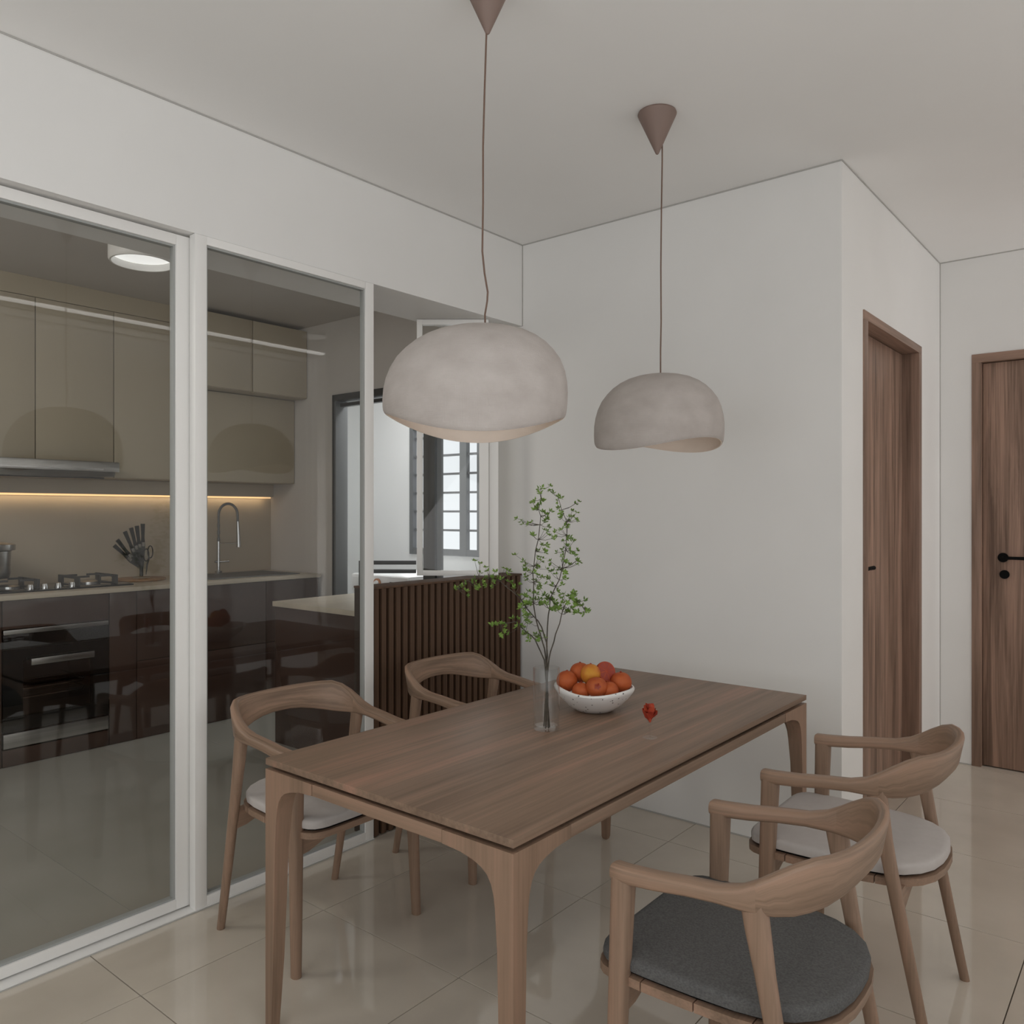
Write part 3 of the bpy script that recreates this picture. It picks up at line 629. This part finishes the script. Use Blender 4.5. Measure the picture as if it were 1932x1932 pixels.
# ------------------------------------------------------------------ chairs (built once in their own frame, facing +x)
def sm(a, b, x):
    t = max(0, min(1, (x - a) / (b - a))); return t * t * (3 - 2 * t)
def make_chair(label, mat_c, loc, rz):
    t = thing('dining_chair', label, 'chair', loc, rz, 'walnut dining armchairs')
    def P(nm, bm, mat, s=45): return obj(nm, bm, mat, t, s, world=False)
    # plan line of arm and back: (x, y) on the left side, then mirrored
    half = [(.205, .238), (.201, .238), (.17, .240), (.10, .242), (.03, .244), (-.04, .246), (-.085, .247), (-.115, .245), (-.145, .238), (-.175, .222), (-.20, .198), (-.22, .168), (-.235, .130), (-.245, .085), (-.250, .040), (-.2515, 0)]
    full = half + [(x, -y) for x, y in half[-2::-1]]
    cum = [0]
    for a, b in zip(full, full[1:]): cum.append(cum[-1] + math.hypot(b[0] - a[0], b[1] - a[1]))
    tot = cum[-1]
    def section(i):
        x, y = full[i]; a = full[max(0, i - 1)]; b = full[min(len(full) - 1, i + 1)]
        tv = Vector((b[0] - a[0], b[1] - a[1], 0)).normalized(); nrm = Vector((-tv.y, tv.x, 0))
        s = min(cum[i], tot - cum[i])            # distance from the arm tip
        k = sm(.245, .43, s)                      # 0 on the arm, 1 on the back
        top = .674 + .024 * sm(.02, .28, s) + .082 * k
        bot = .638 + .026 * sm(.02, .26, s) + .034 * sm(.36, .60, s)
        wd = .044 - .021 * k; h = top - bot; zc = (top + bot) / 2
        tl = -.20 * k                             # the back leans outwards with height
        if s < .001: wd *= .90; h *= .90
        elif s < .006: wd *= .97; h *= .97
        out = []
        for u, v in rrect(wd, h, .012 - .002 * k): out.append(Vector((x, y, zc)) + nrm * (u + tl * v) + Vector((0, 0, v)))
        return out
    nc = 7
    tip = lambda i, d: [p + Vector((d, 0, 0)) for p in section(i)]
    for lo, hi in ((0, nc), (len(full) - 1 - nc, len(full) - 1)):
        bm = BM(); loft_uv(bm, [section(i) for i in range(lo, hi + 1)], cum[lo:hi + 1]); P('armrest', bm, M['chair_uv'])
    bm = BM(); loft_uv(bm, [section(i) for i in range(nc, len(full) - nc)], cum[nc:len(full) - nc]); P('backrest', bm, M['chair_uv'])
    for s in (1, -1):
        # front leg
        rings = []
        for k in range(9):
            q = k / 8; z = .655 * (1 - q); x = .181 + .022 * q; y = s * (.239 + .014 * q); wx_ = .048 - .014 * q; wy_ = .042 - .012 * q
            rings.append([(x + u, y + v, z) for u, v in rrect(wx_, wy_, .012 + .002 * q)])
        bm = BM(); loft(bm, rings[::-1]); P('leg', bm, M['chair_z'])
        rings = []
        for k in range(11):
            q = k / 10; z = .690 * (1 - q); x = -.106 - .132 * q ** 1.08; y = s * (.245 - .003 * q)
            wx_ = .054 - .026 * sm(0, .25, q) * .55 - .012 * q; wy_ = .030 + .004 * sm(0, .2, q) - .008 * q
            rings.append([(x + u, y + v, z) for u, v in rrect(wx_, wy_, .013)])
        bm = BM(); loft(bm, rings[::-1]); P('leg', bm, M['chair_z'])
    # seat outline
    def outline(gx, gy):
        pts = []
        ctl = [(.262, 0), (.262, .10), (.261, .17), (.257, .195), (.247, .216), (.230, .230), (.205, .237), (.13, .239), (.03, .236), (-.06, .229), (-.120, .216), (-.165, .192), (-.200, .155), (-.222, .108), (-.233, .05), (-.235, 0)]
        ctl = [(x + gx * (1 if x > 0 else -1), y + gy if y > 0 else 0) for x, y in ctl]
        return ctl + [(x, -y) for x, y in ctl[-2:0:-1]]
    o = outline(0, 0)
    def ring(sc_, z): return [(x * sc_ + .012 * (1 - sc_), y * sc_, z) for x, y in o]
    bm = BM(); loft(bm, [ring(.985, .4485), ring(.998, .4505), ring(1.0, .456), ring(1.0, .466), ring(.994, .472), ring(.976, .4755), ring(.93, .477), ring(.6, .478)]); P('seat_cushion', bm, mat_c, 50)
    # seat boards, split by narrow joints
    o2 = outline(.004, .006)
    cuts = [-.30, -.098, .020, .138, .30]
    for a, b in zip(cuts, cuts[1:]):
        bm = BM(); prism(bm, o2, 'z', .422, .441)
        for px, sgn in ((a + .0015, -1), (b - .0015, 1)):
            bmesh.ops.bisect_plane(bm, geom=bm.verts[:] + bm.edges[:] + bm.faces[:], plane_co=(px, 0, 0), plane_no=(sgn, 0, 0), clear_outer=True)
            es = [e for e in bm.edges if e.is_boundary]
            if es: bmesh.ops.holes_fill(bm, edges=es)
        P('seat_board', bm, M['chair_y'], 30)
    bm = BM(); prism(bm, outline(-.012, -.012), 'z', .441, .4485); P('gap_shadow', bm, M['black'], 30)  # black sheet stands in for the shadow in the gap under the cushion
    for x, dx in ((.186, 0), (-.158, 0)):
        bm = BM(); prism(bm, [(-.236, .427), (-.236, .362), (-.20, .366), (-.12, .395), (0, .402), (.12, .395), (.20, .366), (.236, .362), (.236, .427)], 'x', x - .011, x + .011)
        P('cross_rail', bm, M['chair_y'], 25)
    return t
make_chair('walnut armchair with charcoal cushion nearest the camera', M['cush_dark'], (-.725, 1.717, 0), 180.3)
c2 = make_chair('walnut armchair with light grey cushion behind the charcoal one', M['cush_light'], (-.728, 2.525, 0), 181)
dup(c2, (-2.28, 1.745, 0), 0, 'walnut armchair with light grey cushion in front of the glass panel')
dup(c2, (-2.283, 2.548, 0), .4, 'walnut armchair in front of the dark slatted half wall')

# ------------------------------------------------------------------ pendants
def pendant(label, X, Y, theta, apex_off, cable, Rr, zt, zb, skew, amp=.028, lean=.03, shift=0):
    t = thing('pendant_lamp', label, 'pendant lamp', (X, Y, H), group='linen pendant lamps over the table')
    bm = BM(); lathe(bm, [(.067, -.0005), (.069, -.006), (.066, -.014), (.006, -.146), (.003, -.149)], (X, Y, H), 40); obj('ceiling_cone', bm, M['canopy'], t, 40)
    bm = BM(); tube(bm, cable, .0026, 8); obj('cable', bm, M['cable'], t, 60)
    sx, sy = X + rtv.x * shift, Y + rtv.y * shift
    PF = [(0, .978), (.02, .988), (.06, .995), (.14, 1.0), (.26, .998), (.38, .982), (.50, .948), (.62, .89), (.72, .81), (.80, .725), (.87, .62), (.925, .50), (.962, .37), (.985, .24), (.997, .11), (1.0, .02), (1.0, .0004)]
    def surf(r_in, lip):
        rings = []; NT = 72; X, Y = sx, sy
        for hq, rf in PF[::-1]:
            ring_ = []
            for k in range(NT):
                a = 2 * math.pi * k / NT
                zbot = zb - amp * math.cos(2 * (a - theta)) + .008 * math.cos(a - theta - .6)
                rad = (Rr - r_in) * rf * (1 + .012 * math.cos(2 * (a - theta)))
                z = zbot + (zt - r_in - zbot) * hq
                off = lean * hq ** 1.5
                ring_.append((X + rad * math.cos(a) + off * math.cos(skew), Y + rad * math.sin(a) + off * math.sin(skew), z))
            rings.append(ring_)
        return rings
    R1 = surf(0, 0); R2 = surf(.006, 0)
    # tuck the rim in slightly
    def tuck(rg, d):
        last = []
        for (x, y, z) in rg[-1]:
            v = Vector((x - sx, y - sy, 0)); last.append((sx + v.x * (1 - d), sy + v.y * (1 - d), z - .004))
        return rg + [last]
    bm = BM(); A = tuck(R1, .012)
    loft(bm, A, cap=False); bm.faces.new([bm.verts[i] for i in range(72)]) if False else None
    bmesh.ops.remove_doubles(bm, verts=bm.verts, dist=.0008)
    obj('shade', bm, M['linen'], t, 60)
    bm = BM(); B = tuck(R2, .006); loft(bm, B, cap=False); 
    # rim strip that closes the shell
    va = [bm.verts.new(p) for p in A[-1]]; bm.verts.ensure_lookup_table(); n0 = (len(B) - 1) * 72
    for k in range(72):
        bm.faces.new((bm.verts[n0 + k], bm.verts[n0 + (k + 1) % 72], va[(k + 1) % 72], va[k]))
    bmesh.ops.remove_doubles(bm, verts=bm.verts, dist=.0004)
    obj('shade_lining', bm, M['lining'], t, 60)
    return t
fwv = Vector((-math.sin(R(39.36)), math.cos(R(39.36)), 0)); rtv = Vector((math.cos(R(39.36)), math.sin(R(39.36)), 0))
va_ = math.atan2(fwv.y, fwv.x)
def cab(X, Y, pts): return [(X + rtv.x * d, Y + rtv.y * d, z) for d, z in pts]
l1 = (-1.425, 1.634); l2 = (-1.434, 2.568)
pendant('larger looking linen pendant lamp over the near half of the table', *l1, va_ + .05, 0,
        cab(*l1, [(-.003, 2.705), (-.008, 2.55), (-.012, 2.40), (-.012, 2.25), (-.014, 2.12), (-.008, 2.06), (.0005, 2.01), (-.001, 1.985), (-.007, 1.95), (-.006, 1.905)]), .249, 1.918, 1.652, math.atan2(rtv.y, rtv.x), .028, .022, -.034)
pendant('smaller looking linen pendant lamp over the far half of the table', *l2, va_ - .85, 0,
        cab(*l2, [(.018, 2.735), (.018, 2.68), (.015, 2.5), (.013, 2.3), (.014, 2.1), (.012, 2.0), (.012, 1.905)]), .230, 1.914, 1.662, math.atan2(rtv.y, rtv.x), .020, .006, .004)

# ------------------------------------------------------------------ vase with branches
VX, VY = -1.512, 2.012
vs = thing('glass_vase', 'tall clear glass cylinder vase holding green branches', 'vase', (VX, VY, TZ))
M['vase'] = glass('clear_vase_glass', (.95, .955, .955), 1.35, edge=.9)
bm = BM(); lathe(bm, [(.0001, .0005), (.038, .0005), (.0415, .006), (.0415, .190), (.0405, .192), (.0385, .190), (.0385, .016), (.036, .013), (.0001, .012)], (VX, VY, TZ), 48, closed=False); obj('vase_body', bm, M['vase'], vs, 40)
M['bark'] = noisy(pmat('twig_bark', (.06, .05, .04), 0.8), (.045, .038, .03), (.09, .075, .055), 60, 3)
M['leaf'] = noisy(pmat('fresh_green_leaf', (.09, .17, .03), 0.5, spec=.3), (.085, .155, .025), (.18, .29, .055), 30, 2)
DV = 2.536
def vp(u, v, d=0):
    """point on the upright plane through the vase: u metres to the right, v metres above the floor, d metres further back"""
    return Vector((VX, VY, 0)) + rtv * u + fwv * d + Vector((0, 0, v))
K = .001662
def px(x, y, d=0): return vp((x - 1029) * K, 1.42 - (y - 966.5) * K, d)
stems = {
 'a': ('leafy branch bending far left over the slatted half wall', [(1030, 1368), (1029, 1259), (1030.7, 1235), (1028.8, 1209), (1020, 1181), (1013, 1168), (1005, 1159), (991, 1143), (982, 1128), (970, 1115), (952, 1101), (943, 1092), (925, 1085), (905, 1083), (885, 1089), (866, 1102)], -.10),
 'b': ('tallest leafy branch rising straight up from the vase', [(1027, 1370), (1030, 1259), (1025.6, 1222), (1019, 1200), (1013, 1180), (1009, 1164), (1007, 1152), (1005, 1138), (1005.5, 1099), (1003.6, 1080), (1005.8, 1068), (1009, 1039), (1014, 1018), (1017.4, 990), (1019, 974), (1015, 961), (1020, 940), (1019, 921)], .03),
 'c': ('tall leafy branch on the right curling at its tip', [(1033, 1371), (1030.5, 1259), (1030, 1235), (1030, 1209), (1031.4, 1183), (1033, 1160), (1035, 1148), (1037, 1129), (1048, 1106), (1054, 1094), (1060, 1073), (1067, 1039), (1069, 1010), (1069, 984), (1060, 962), (1053, 937)], .06),
 'd': ('short leafy branch leaning to the right', [(1024, 1366), (1032, 1259), (1034, 1239), (1036.6, 1226), (1043, 1209), (1045.6, 1194), (1053, 1173), (1057, 1156), (1062, 1141), (1066, 1132), (1076, 1124), (1086, 1130), (1100, 1147)], -.04),
 'e': ('low leafy branch leaning to the left of the vase', [(1035, 1368), (1027, 1259), (1025, 1242), (1016, 1222), (1007.5, 1204), (1000, 1195), (990, 1187), (979, 1177), (970, 1169), (957, 1170), (943, 1171), (930, 1170)], -.05)}
Z1 = [(1180,280),(1150,355),(1295,310),(1400,390),(1395,455),(1415,540),(1455,615),(1635,480),(1640,600),(1590,655),(1635,690),(1540,710),(1090,445),(1190,440),(1125,510),(1115,550),(1190,590),(1240,625),(1220,720),(850,675),(910,715),(1000,750),(1060,890),(1210,830),(1250,840),(1365,855),(1320,930),(1450,810),(1515,800),(1520,940),(1560,940),(1610,975),(1520,1030),(1190,1030),(1235,1020),(1125,1110),(1225,1115),(1140,1180),(1190,1190),(1180,1240),(1130,1300),(1080,1370),(1465,1080),(1555,1105),(1660,1100),(1640,1220),(1645,1280),(1440,1180),(1490,1245),(1555,1285),(1300,1285),(1410,1340),(1290,1370),(1360,1400),(830,1150),(930,1235),(970,1340),(985,1440),(985,1480),(1130,1420),(1190,1440),(1115,1510),(1155,1555),(1480,1380),(1460,1450),(1280,1480),(1240,1530),(1310,1545),(1440,1530),(1000,1590),(960,1650),(1110,1640),(1215,1670),(1440,1640),(1390,1620),(1430,1680),(1600,1640),(1560,1700),(1620,1760),(1680,1790),(1740,1845),(1260,1720),(1320,1740),(980,1760),(1150,1780),(1230,1785),(1290,1840),(1350,1800),(1400,1820),(1440,1850),(1560,1830),(1515,1870),(1105,1740),(330,1200),(395,1230),(460,1290),(480,1330),(395,1350),(585,1330),(725,1320),(740,1370),(545,1400),(560,1450),(470,1420),(420,1460),(650,1430),(740,1470),(790,1500),(820,1540),(540,1540),(470,1500),(330,1470),(340,1550),(290,1460),(220,1470),(160,1520),(90,1550),(225,1560),(235,1640),(890,1510),(895,1800),(950,1900)]
Z2 = [(370,700),(440,700),(510,690),(580,730),(540,800),(500,850),(610,860),(660,650),(740,650),(720,750),(790,770),(830,780),(880,680),(860,620),(820,840),(890,900),(900,940),(990,900),(1010,920),(1070,850),(770,470),(830,520),(850,400),(880,440),(840,310),(1010,400),(1060,440),(1150,440),(1180,380),(1720,520),(1650,450),(1690,370),(1540,310),(1560,260),(1500,350),(1570,400),(1510,500),(1460,550),(1340,490),(1250,520),(1300,510),(1280,430)]
whorls = [(850 + x / 6.9, 880 + y / 6.9) for x, y in Z1] + [(880 + x / 7.728, 1080 + y / 7.728) for x, y in Z2]
whorls += [(x + random.uniform(-9, 9), y + random.uniform(-9, 9)) for x, y in whorls if random.random() < (.3 if x < 985 else .8)]
stem_pts = {}
for k_, (lab, pl_, bow) in stems.items():
    out = []; N_ = len(pl_)
    for i, (x, y) in enumerate(pl_):
        d = 0 if i < 2 else bow * ((i - 1) / (N_ - 2)) ** 1.2 + .008 * math.sin(i * 1.9)
        if i == 0: d = random.uniform(-.008, .008)
        out.append((x, y, d))
    stem_pts[k_] = out
assign = {k_: [] for k_ in stems}
for (x, y) in whorls:
    best = None
    for k_, P_ in stem_pts.items():
        for i in range(3, len(P_) - 0):
            a = P_[i]
            dd = math.hypot(a[0] - x, (a[1] - y) * (.8 if a[1] > y else 1.6)) + (6 if k_ in 'ab' and False else 0)
            if best is None or dd < best[0]: best = (dd, k_, a)
    assign[best[1]].append((x, y, best[2]))
def leaf(bm, o, dr, up, ln, wd):
    sd = dr.cross(up).normalized(); m = o + dr * ln * .5 - up * ln * .08
    tipp = o + dr * ln + up * ln * .10
    a = bm.verts.new(o); b = bm.verts.new(m + sd * wd); c = bm.verts.new(tipp); d = bm.verts.new(m - sd * wd); e = bm.verts.new(m - up * wd * .35)
    bm.faces.new((a, b, e)); bm.faces.new((b, c, e)); bm.faces.new((c, d, e)); bm.faces.new((d, a, e))
for k_, (lab, pl_, bow) in stems.items():
    P_ = [px(*p) for p in stem_pts[k_]]
    t = thing('leafy_branch', lab, 'branch', P_[0], group='branches in the glass vase')
    bm = BM(); nP = len(P_); tube(bm, P_, [.0017] + [.0025 * (1 - .7 * i / nP) for i in range(1, nP)], 7)
    for (x, y, a) in assign[k_]:
        e_ = px(x, y, a[2] + random.uniform(-.03, .03)); s_ = px(*a); mid = s_.lerp(e_, .5) + Vector((0, 0, -.004))
        if (e_ - s_).length > .004: tube(bm, [s_, mid, e_], [.0009, .0007, .0005], 4)
        a_ = (e_, s_)
        assign[k_][assign[k_].index((x, y, a))] = (e_, s_)
    obj('stem', bm, M['bark'], t, 60)
    bm = BM()
    for (e_, s_) in assign[k_]:
        up = (e_ - s_); up = (up.normalized() if up.length > .003 else Vector((0, 0, 1))) + Vector((random.uniform(-.4, .4), random.uniform(-.4, .4), .8)); up.normalize()
        u = up.orthogonal().normalized(); v = up.cross(u); nl = random.choice((4, 5, 5, 6)); a0 = random.uniform(0, 6)
        for i in range(nl):
            an = a0 + 2 * math.pi * i / nl + random.uniform(-.3, .3)
            dr = (u * math.cos(an) + v * math.sin(an) + up * random.uniform(.1, .8)).normalized()
            leaf(bm, e_, dr, (up - dr * up.dot(dr)).normalized(), random.uniform(.0095, .0155), random.uniform(.0030, .0044))
    lf = obj('leaves', bm, M['leaf'], t, None, recalc=False); lf['kind'] = 'stuff'

# ------------------------------------------------------------------ bowl of oranges
BX, BY = -1.530, 2.306
M['bowl'] = pmat('speckled_white_ceramic', (.78, .77, .75), 0.4); N_, L_, b_ = nodes(M['bowl'])
tc = N_.new('ShaderNodeTexCoord'); vo = N_.new('ShaderNodeTexVoronoi'); vo.inputs['Scale'].default_value = 75; L_.new(tc.outputs['Object'], vo.inputs[0])
lt_ = N_.new('ShaderNodeMath'); lt_.operation = 'LESS_THAN'; lt_.inputs[1].default_value = .21; L_.new(vo.outputs['Distance'], lt_.inputs[0])
sp_ = N_.new('ShaderNodeSeparateColor'); L_.new(vo.outputs['Color'], sp_.inputs[0])
l2_ = N_.new('ShaderNodeMath'); l2_.operation = 'LESS_THAN'; l2_.inputs[1].default_value = .5; L_.new(sp_.outputs[0], l2_.inputs[0])
mu = N_.new('ShaderNodeMath'); mu.operation = 'MULTIPLY'; L_.new(lt_.outputs[0], mu.inputs[0]); L_.new(l2_.outputs[0], mu.inputs[1])
mx_ = N_.new('ShaderNodeMix'); mx_.data_type = 'RGBA'; mx_.inputs[6].default_value = (.78, .77, .75, 1); mx_.inputs[7].default_value = (.10, .095, .09, 1)
L_.new(mu.outputs[0], mx_.inputs[0]); L_.new(mx_.outputs[2], b_.inputs['Base Color'])
bw = thing('ceramic_bowl', 'white speckled ceramic bowl of oranges on the table', 'bowl', (BX, BY, TZ))
rings = []; prof = [(.0001, .0), (.045, .0005), (.062, .004), (.090, .022), (.118, .048), (.134, .068), (.1385, .078), (.136, .084), (.131, .084), (.125, .074), (.105, .045), (.075, .020), (.04, .012), (.0001, .011)]
for r_, z_ in prof:
    rg = []
    for k in range(56):
        a = 2 * math.pi * k / 56; q = max(0, (z_ - .03) / .05)
        rg.append((BX + r_ * math.cos(a) * (1 + .02 * math.cos(2 * a + 1) * q), BY + r_ * math.sin(a) * (1 + .02 * math.cos(2 * a + 1) * q), TZ + z_ + q * (.004 * math.cos(3 * a + .5) + .003 * math.sin(2 * a))))
    rings.append(rg)
bm = BM(); loft(bm, rings); obj('bowl_body', bm, M['bowl'], bw, 50)
def fruit_mat(name, c0, c1): return noisy(pmat(name, c0, 0.55, spec=.3), c0, c1, 22, 4, .15, 160)
M['orange'] = fruit_mat('orange_peel', (.35, .062, .015), (.44, .10, .026))
M['red'] = fruit_mat('red_orange_flesh', (.32, .04, .015), (.42, .075, .025))
M['yellow'] = fruit_mat('yellow_orange_peel', (.48, .12, .025), (.58, .27, .03))
M['core'] = pmat('dark_red_core', (.28, .03, .012), .5)
def bp(u, z, d): return Vector((BX, BY, 0)) + rtv * u + fwv * d + Vector((0, 0, z))
def fruit(name, label, u, z, d, r, sq=1.0, mat='orange', kind='whole', seed=0):
    c = bp(u, z, d); rnd = random.Random(seed)
    t = thing(name, label, 'fruit', c, group='oranges in the bowl')
    bm = BM(); bmesh.ops.create_uvsphere(bm, u_segments=24, v_segments=16, radius=r)
    ph = rnd.uniform(0, 6)
    for v in bm.verts:
        p = v.co.normalized(); k = 1 + .018 * math.sin(3 * p.x + ph) + .018 * math.cos(4 * p.y + ph) 
        if p.z > .75: k -= .12 * (p.z - .75)
        v.co *= k; v.co.z *= sq
    if kind == 'calyx':   # dimple facing the viewer
        ax = (-fwv * .9 + Vector((0, 0, .25))).normalized()
        for v in bm.verts:
            q = v.co.normalized().dot(ax)
            if q > .9: v.co -= ax * (q - .9) * r * 1.9
    if kind == 'cut':
        ax = (-fwv * .8 + rtv * .42 + Vector((0, 0, .42))).normalized()
        bmesh.ops.bisect_plane(bm, geom=bm.verts[:] + bm.edges[:] + bm.faces[:], plane_co=ax * r * .25, plane_no=ax, clear_outer=True)
        es = [e for e in bm.edges if e.is_boundary]
        if es: bmesh.ops.holes_fill(bm, edges=es)
    bmesh.ops.translate(bm, vec=c, verts=bm.verts)
    obj('skin', bm, M[mat], t, 50)
    if kind == 'whole':
        bm = BM(); lathe(bm, [(.003, 0), (.004, .002), (.0015, .004)], c + Vector((0, 0, r * sq * .955)), 8); obj('stem_button', bm, M['core'], t, 60)
    if kind == 'calyx':
        bm = BM()
        for k in range(5):
            a = 2 * math.pi * k / 5; v1 = rtv * math.cos(a) + Vector((0, 0, 1)) * math.sin(a); o_ = c + ax * r * .88
            p0, p1 = o_, o_ + v1 * .012 + ax * .003; s_ = v1.cross(ax) * .004
            q = [bm.verts.new(w_) for w_ in (p0, p0.lerp(p1, .6) + s_, p1, p0.lerp(p1, .6) - s_)]; bm.faces.new(q)
        obj('calyx', bm, M['core'], t, None)
    if kind == 'cut':
        bm = BM(); n_ = 20; uu = ax.orthogonal().normalized(); vv = ax.cross(uu); o_ = c + ax * (r * .25 + .0006)
        rad = r * .86
        for k in range(8):
            a0, a1 = 2 * math.pi * (k + .08) / 8, 2 * math.pi * (k + .92) / 8
            pts = [o_ + (uu * math.cos((a0 + a1) / 2) + vv * math.sin((a0 + a1) / 2)) * rad * .12] + [o_ + (uu * math.cos(a) + vv * math.sin(a)) * rad for a in (a0, (a0 * 2 + a1) / 3, (a0 + 2 * a1) / 3, a1)]
            bm.faces.new([bm.verts.new(p) for p in pts])
        obj('segments', bm, M['core'], t, None)
    return t
fruit('orange', 'whole orange at the left rim of the bowl', -.092, .846, .00, .037, .95, seed=1)
fruit('orange', 'whole orange on top of the pile, left of the yellowish one', -.045, .868, .035, .036, .95, seed=2)
fruit('orange', 'yellowish orange on top of the pile in the bowl', -.012, .870, -.005, .035, 1, 'yellow', seed=3)
fruit('orange', 'halved orange leaning behind the pile with red flesh showing', .040, .874, .012, .036, 1, 'red', 'cut', 4)
fruit('orange', 'orange with a leafy crown facing forward at the bowl front', .002, .838, -.062, .036, .95, 'orange', 'calyx', 5)
fruit('orange', 'whole orange at the right rim of the bowl', .090, .842, -.005, .036, 1, seed=6)
fruit('orange', 'low orange between the left and front oranges', -.048, .822, -.050, .031, .95, seed=7)
fruit('orange', 'low orange between the front and right oranges', .046, .824, -.048, .032, .95, seed=8)
# clear bud vase with a red flower
FX, FY = -1.214, 2.130
bv = thing('bud_glass', 'small clear stemmed glass under the red flower', 'glass', (FX, FY, TZ))
M['thin'] = glass('very_clear_glass', (.985, .985, .985), 1.1, edge=.25)
bm = BM(); lathe(bm, [(.0001, .0005), (.020, .0005), (.022, .0015), (.004, .003), (.003, .03), (.006, .042), (.016, .055), (.020, .075), (.0192, .075), (.015, .056), (.004, .044), (.0001, .043)], (FX, FY, TZ), 28); obj('glass_body', bm, M['thin'], bv, 40)
fw_ = thing('red_flower', 'small red orange flower head standing in the bud glass', 'flower', (FX, FY, TZ + .05))
M['petal'] = noisy(pmat('red_petal', (.55, .06, .03), .6), (.32, .025, .012), (.48, .075, .03), 60, 3)
for layer, (nr, rad, zz) in enumerate(((6, .021, .085), (5, .016, .092), (4, .010, .096))):
    for k in range(nr):
        a = 2 * math.pi * k / nr + layer * .5; dv = Vector((math.cos(a), math.sin(a), 0)); c0 = Vector((FX, FY, TZ + .052 + layer * .004)); sd = Vector((-dv.y, dv.x, 0))
        bm = BM(); rs = []
        for q, wd_ in ((0, .003), (.4, .008), (.75, .0105), (1, .006)):
            p = c0 + dv * rad * q ** .8 + Vector((0, 0, (zz - .055) * q + .004 * math.sin(5 * q + k)))
            rs.append([p - sd * wd_ + dv * .002, p - dv * .001, p + sd * wd_ + dv * .002])
        vr = [[bm.verts.new(p) for p in r_] for r_ in rs]
        for A_, B_ in zip(vr, vr[1:]):
            for i in range(2): bm.faces.new((A_[i], A_[i + 1], B_[i + 1], B_[i]))
        obj('petal', bm, M['petal'], fw_, 60)
bm = BM(); tube(bm, [(FX, FY, TZ + .046), (FX, FY, TZ + .056), (FX, FY, TZ + .062)], [.002, .006, .004], 10); obj('flower_base', bm, M['petal'], fw_, 60)
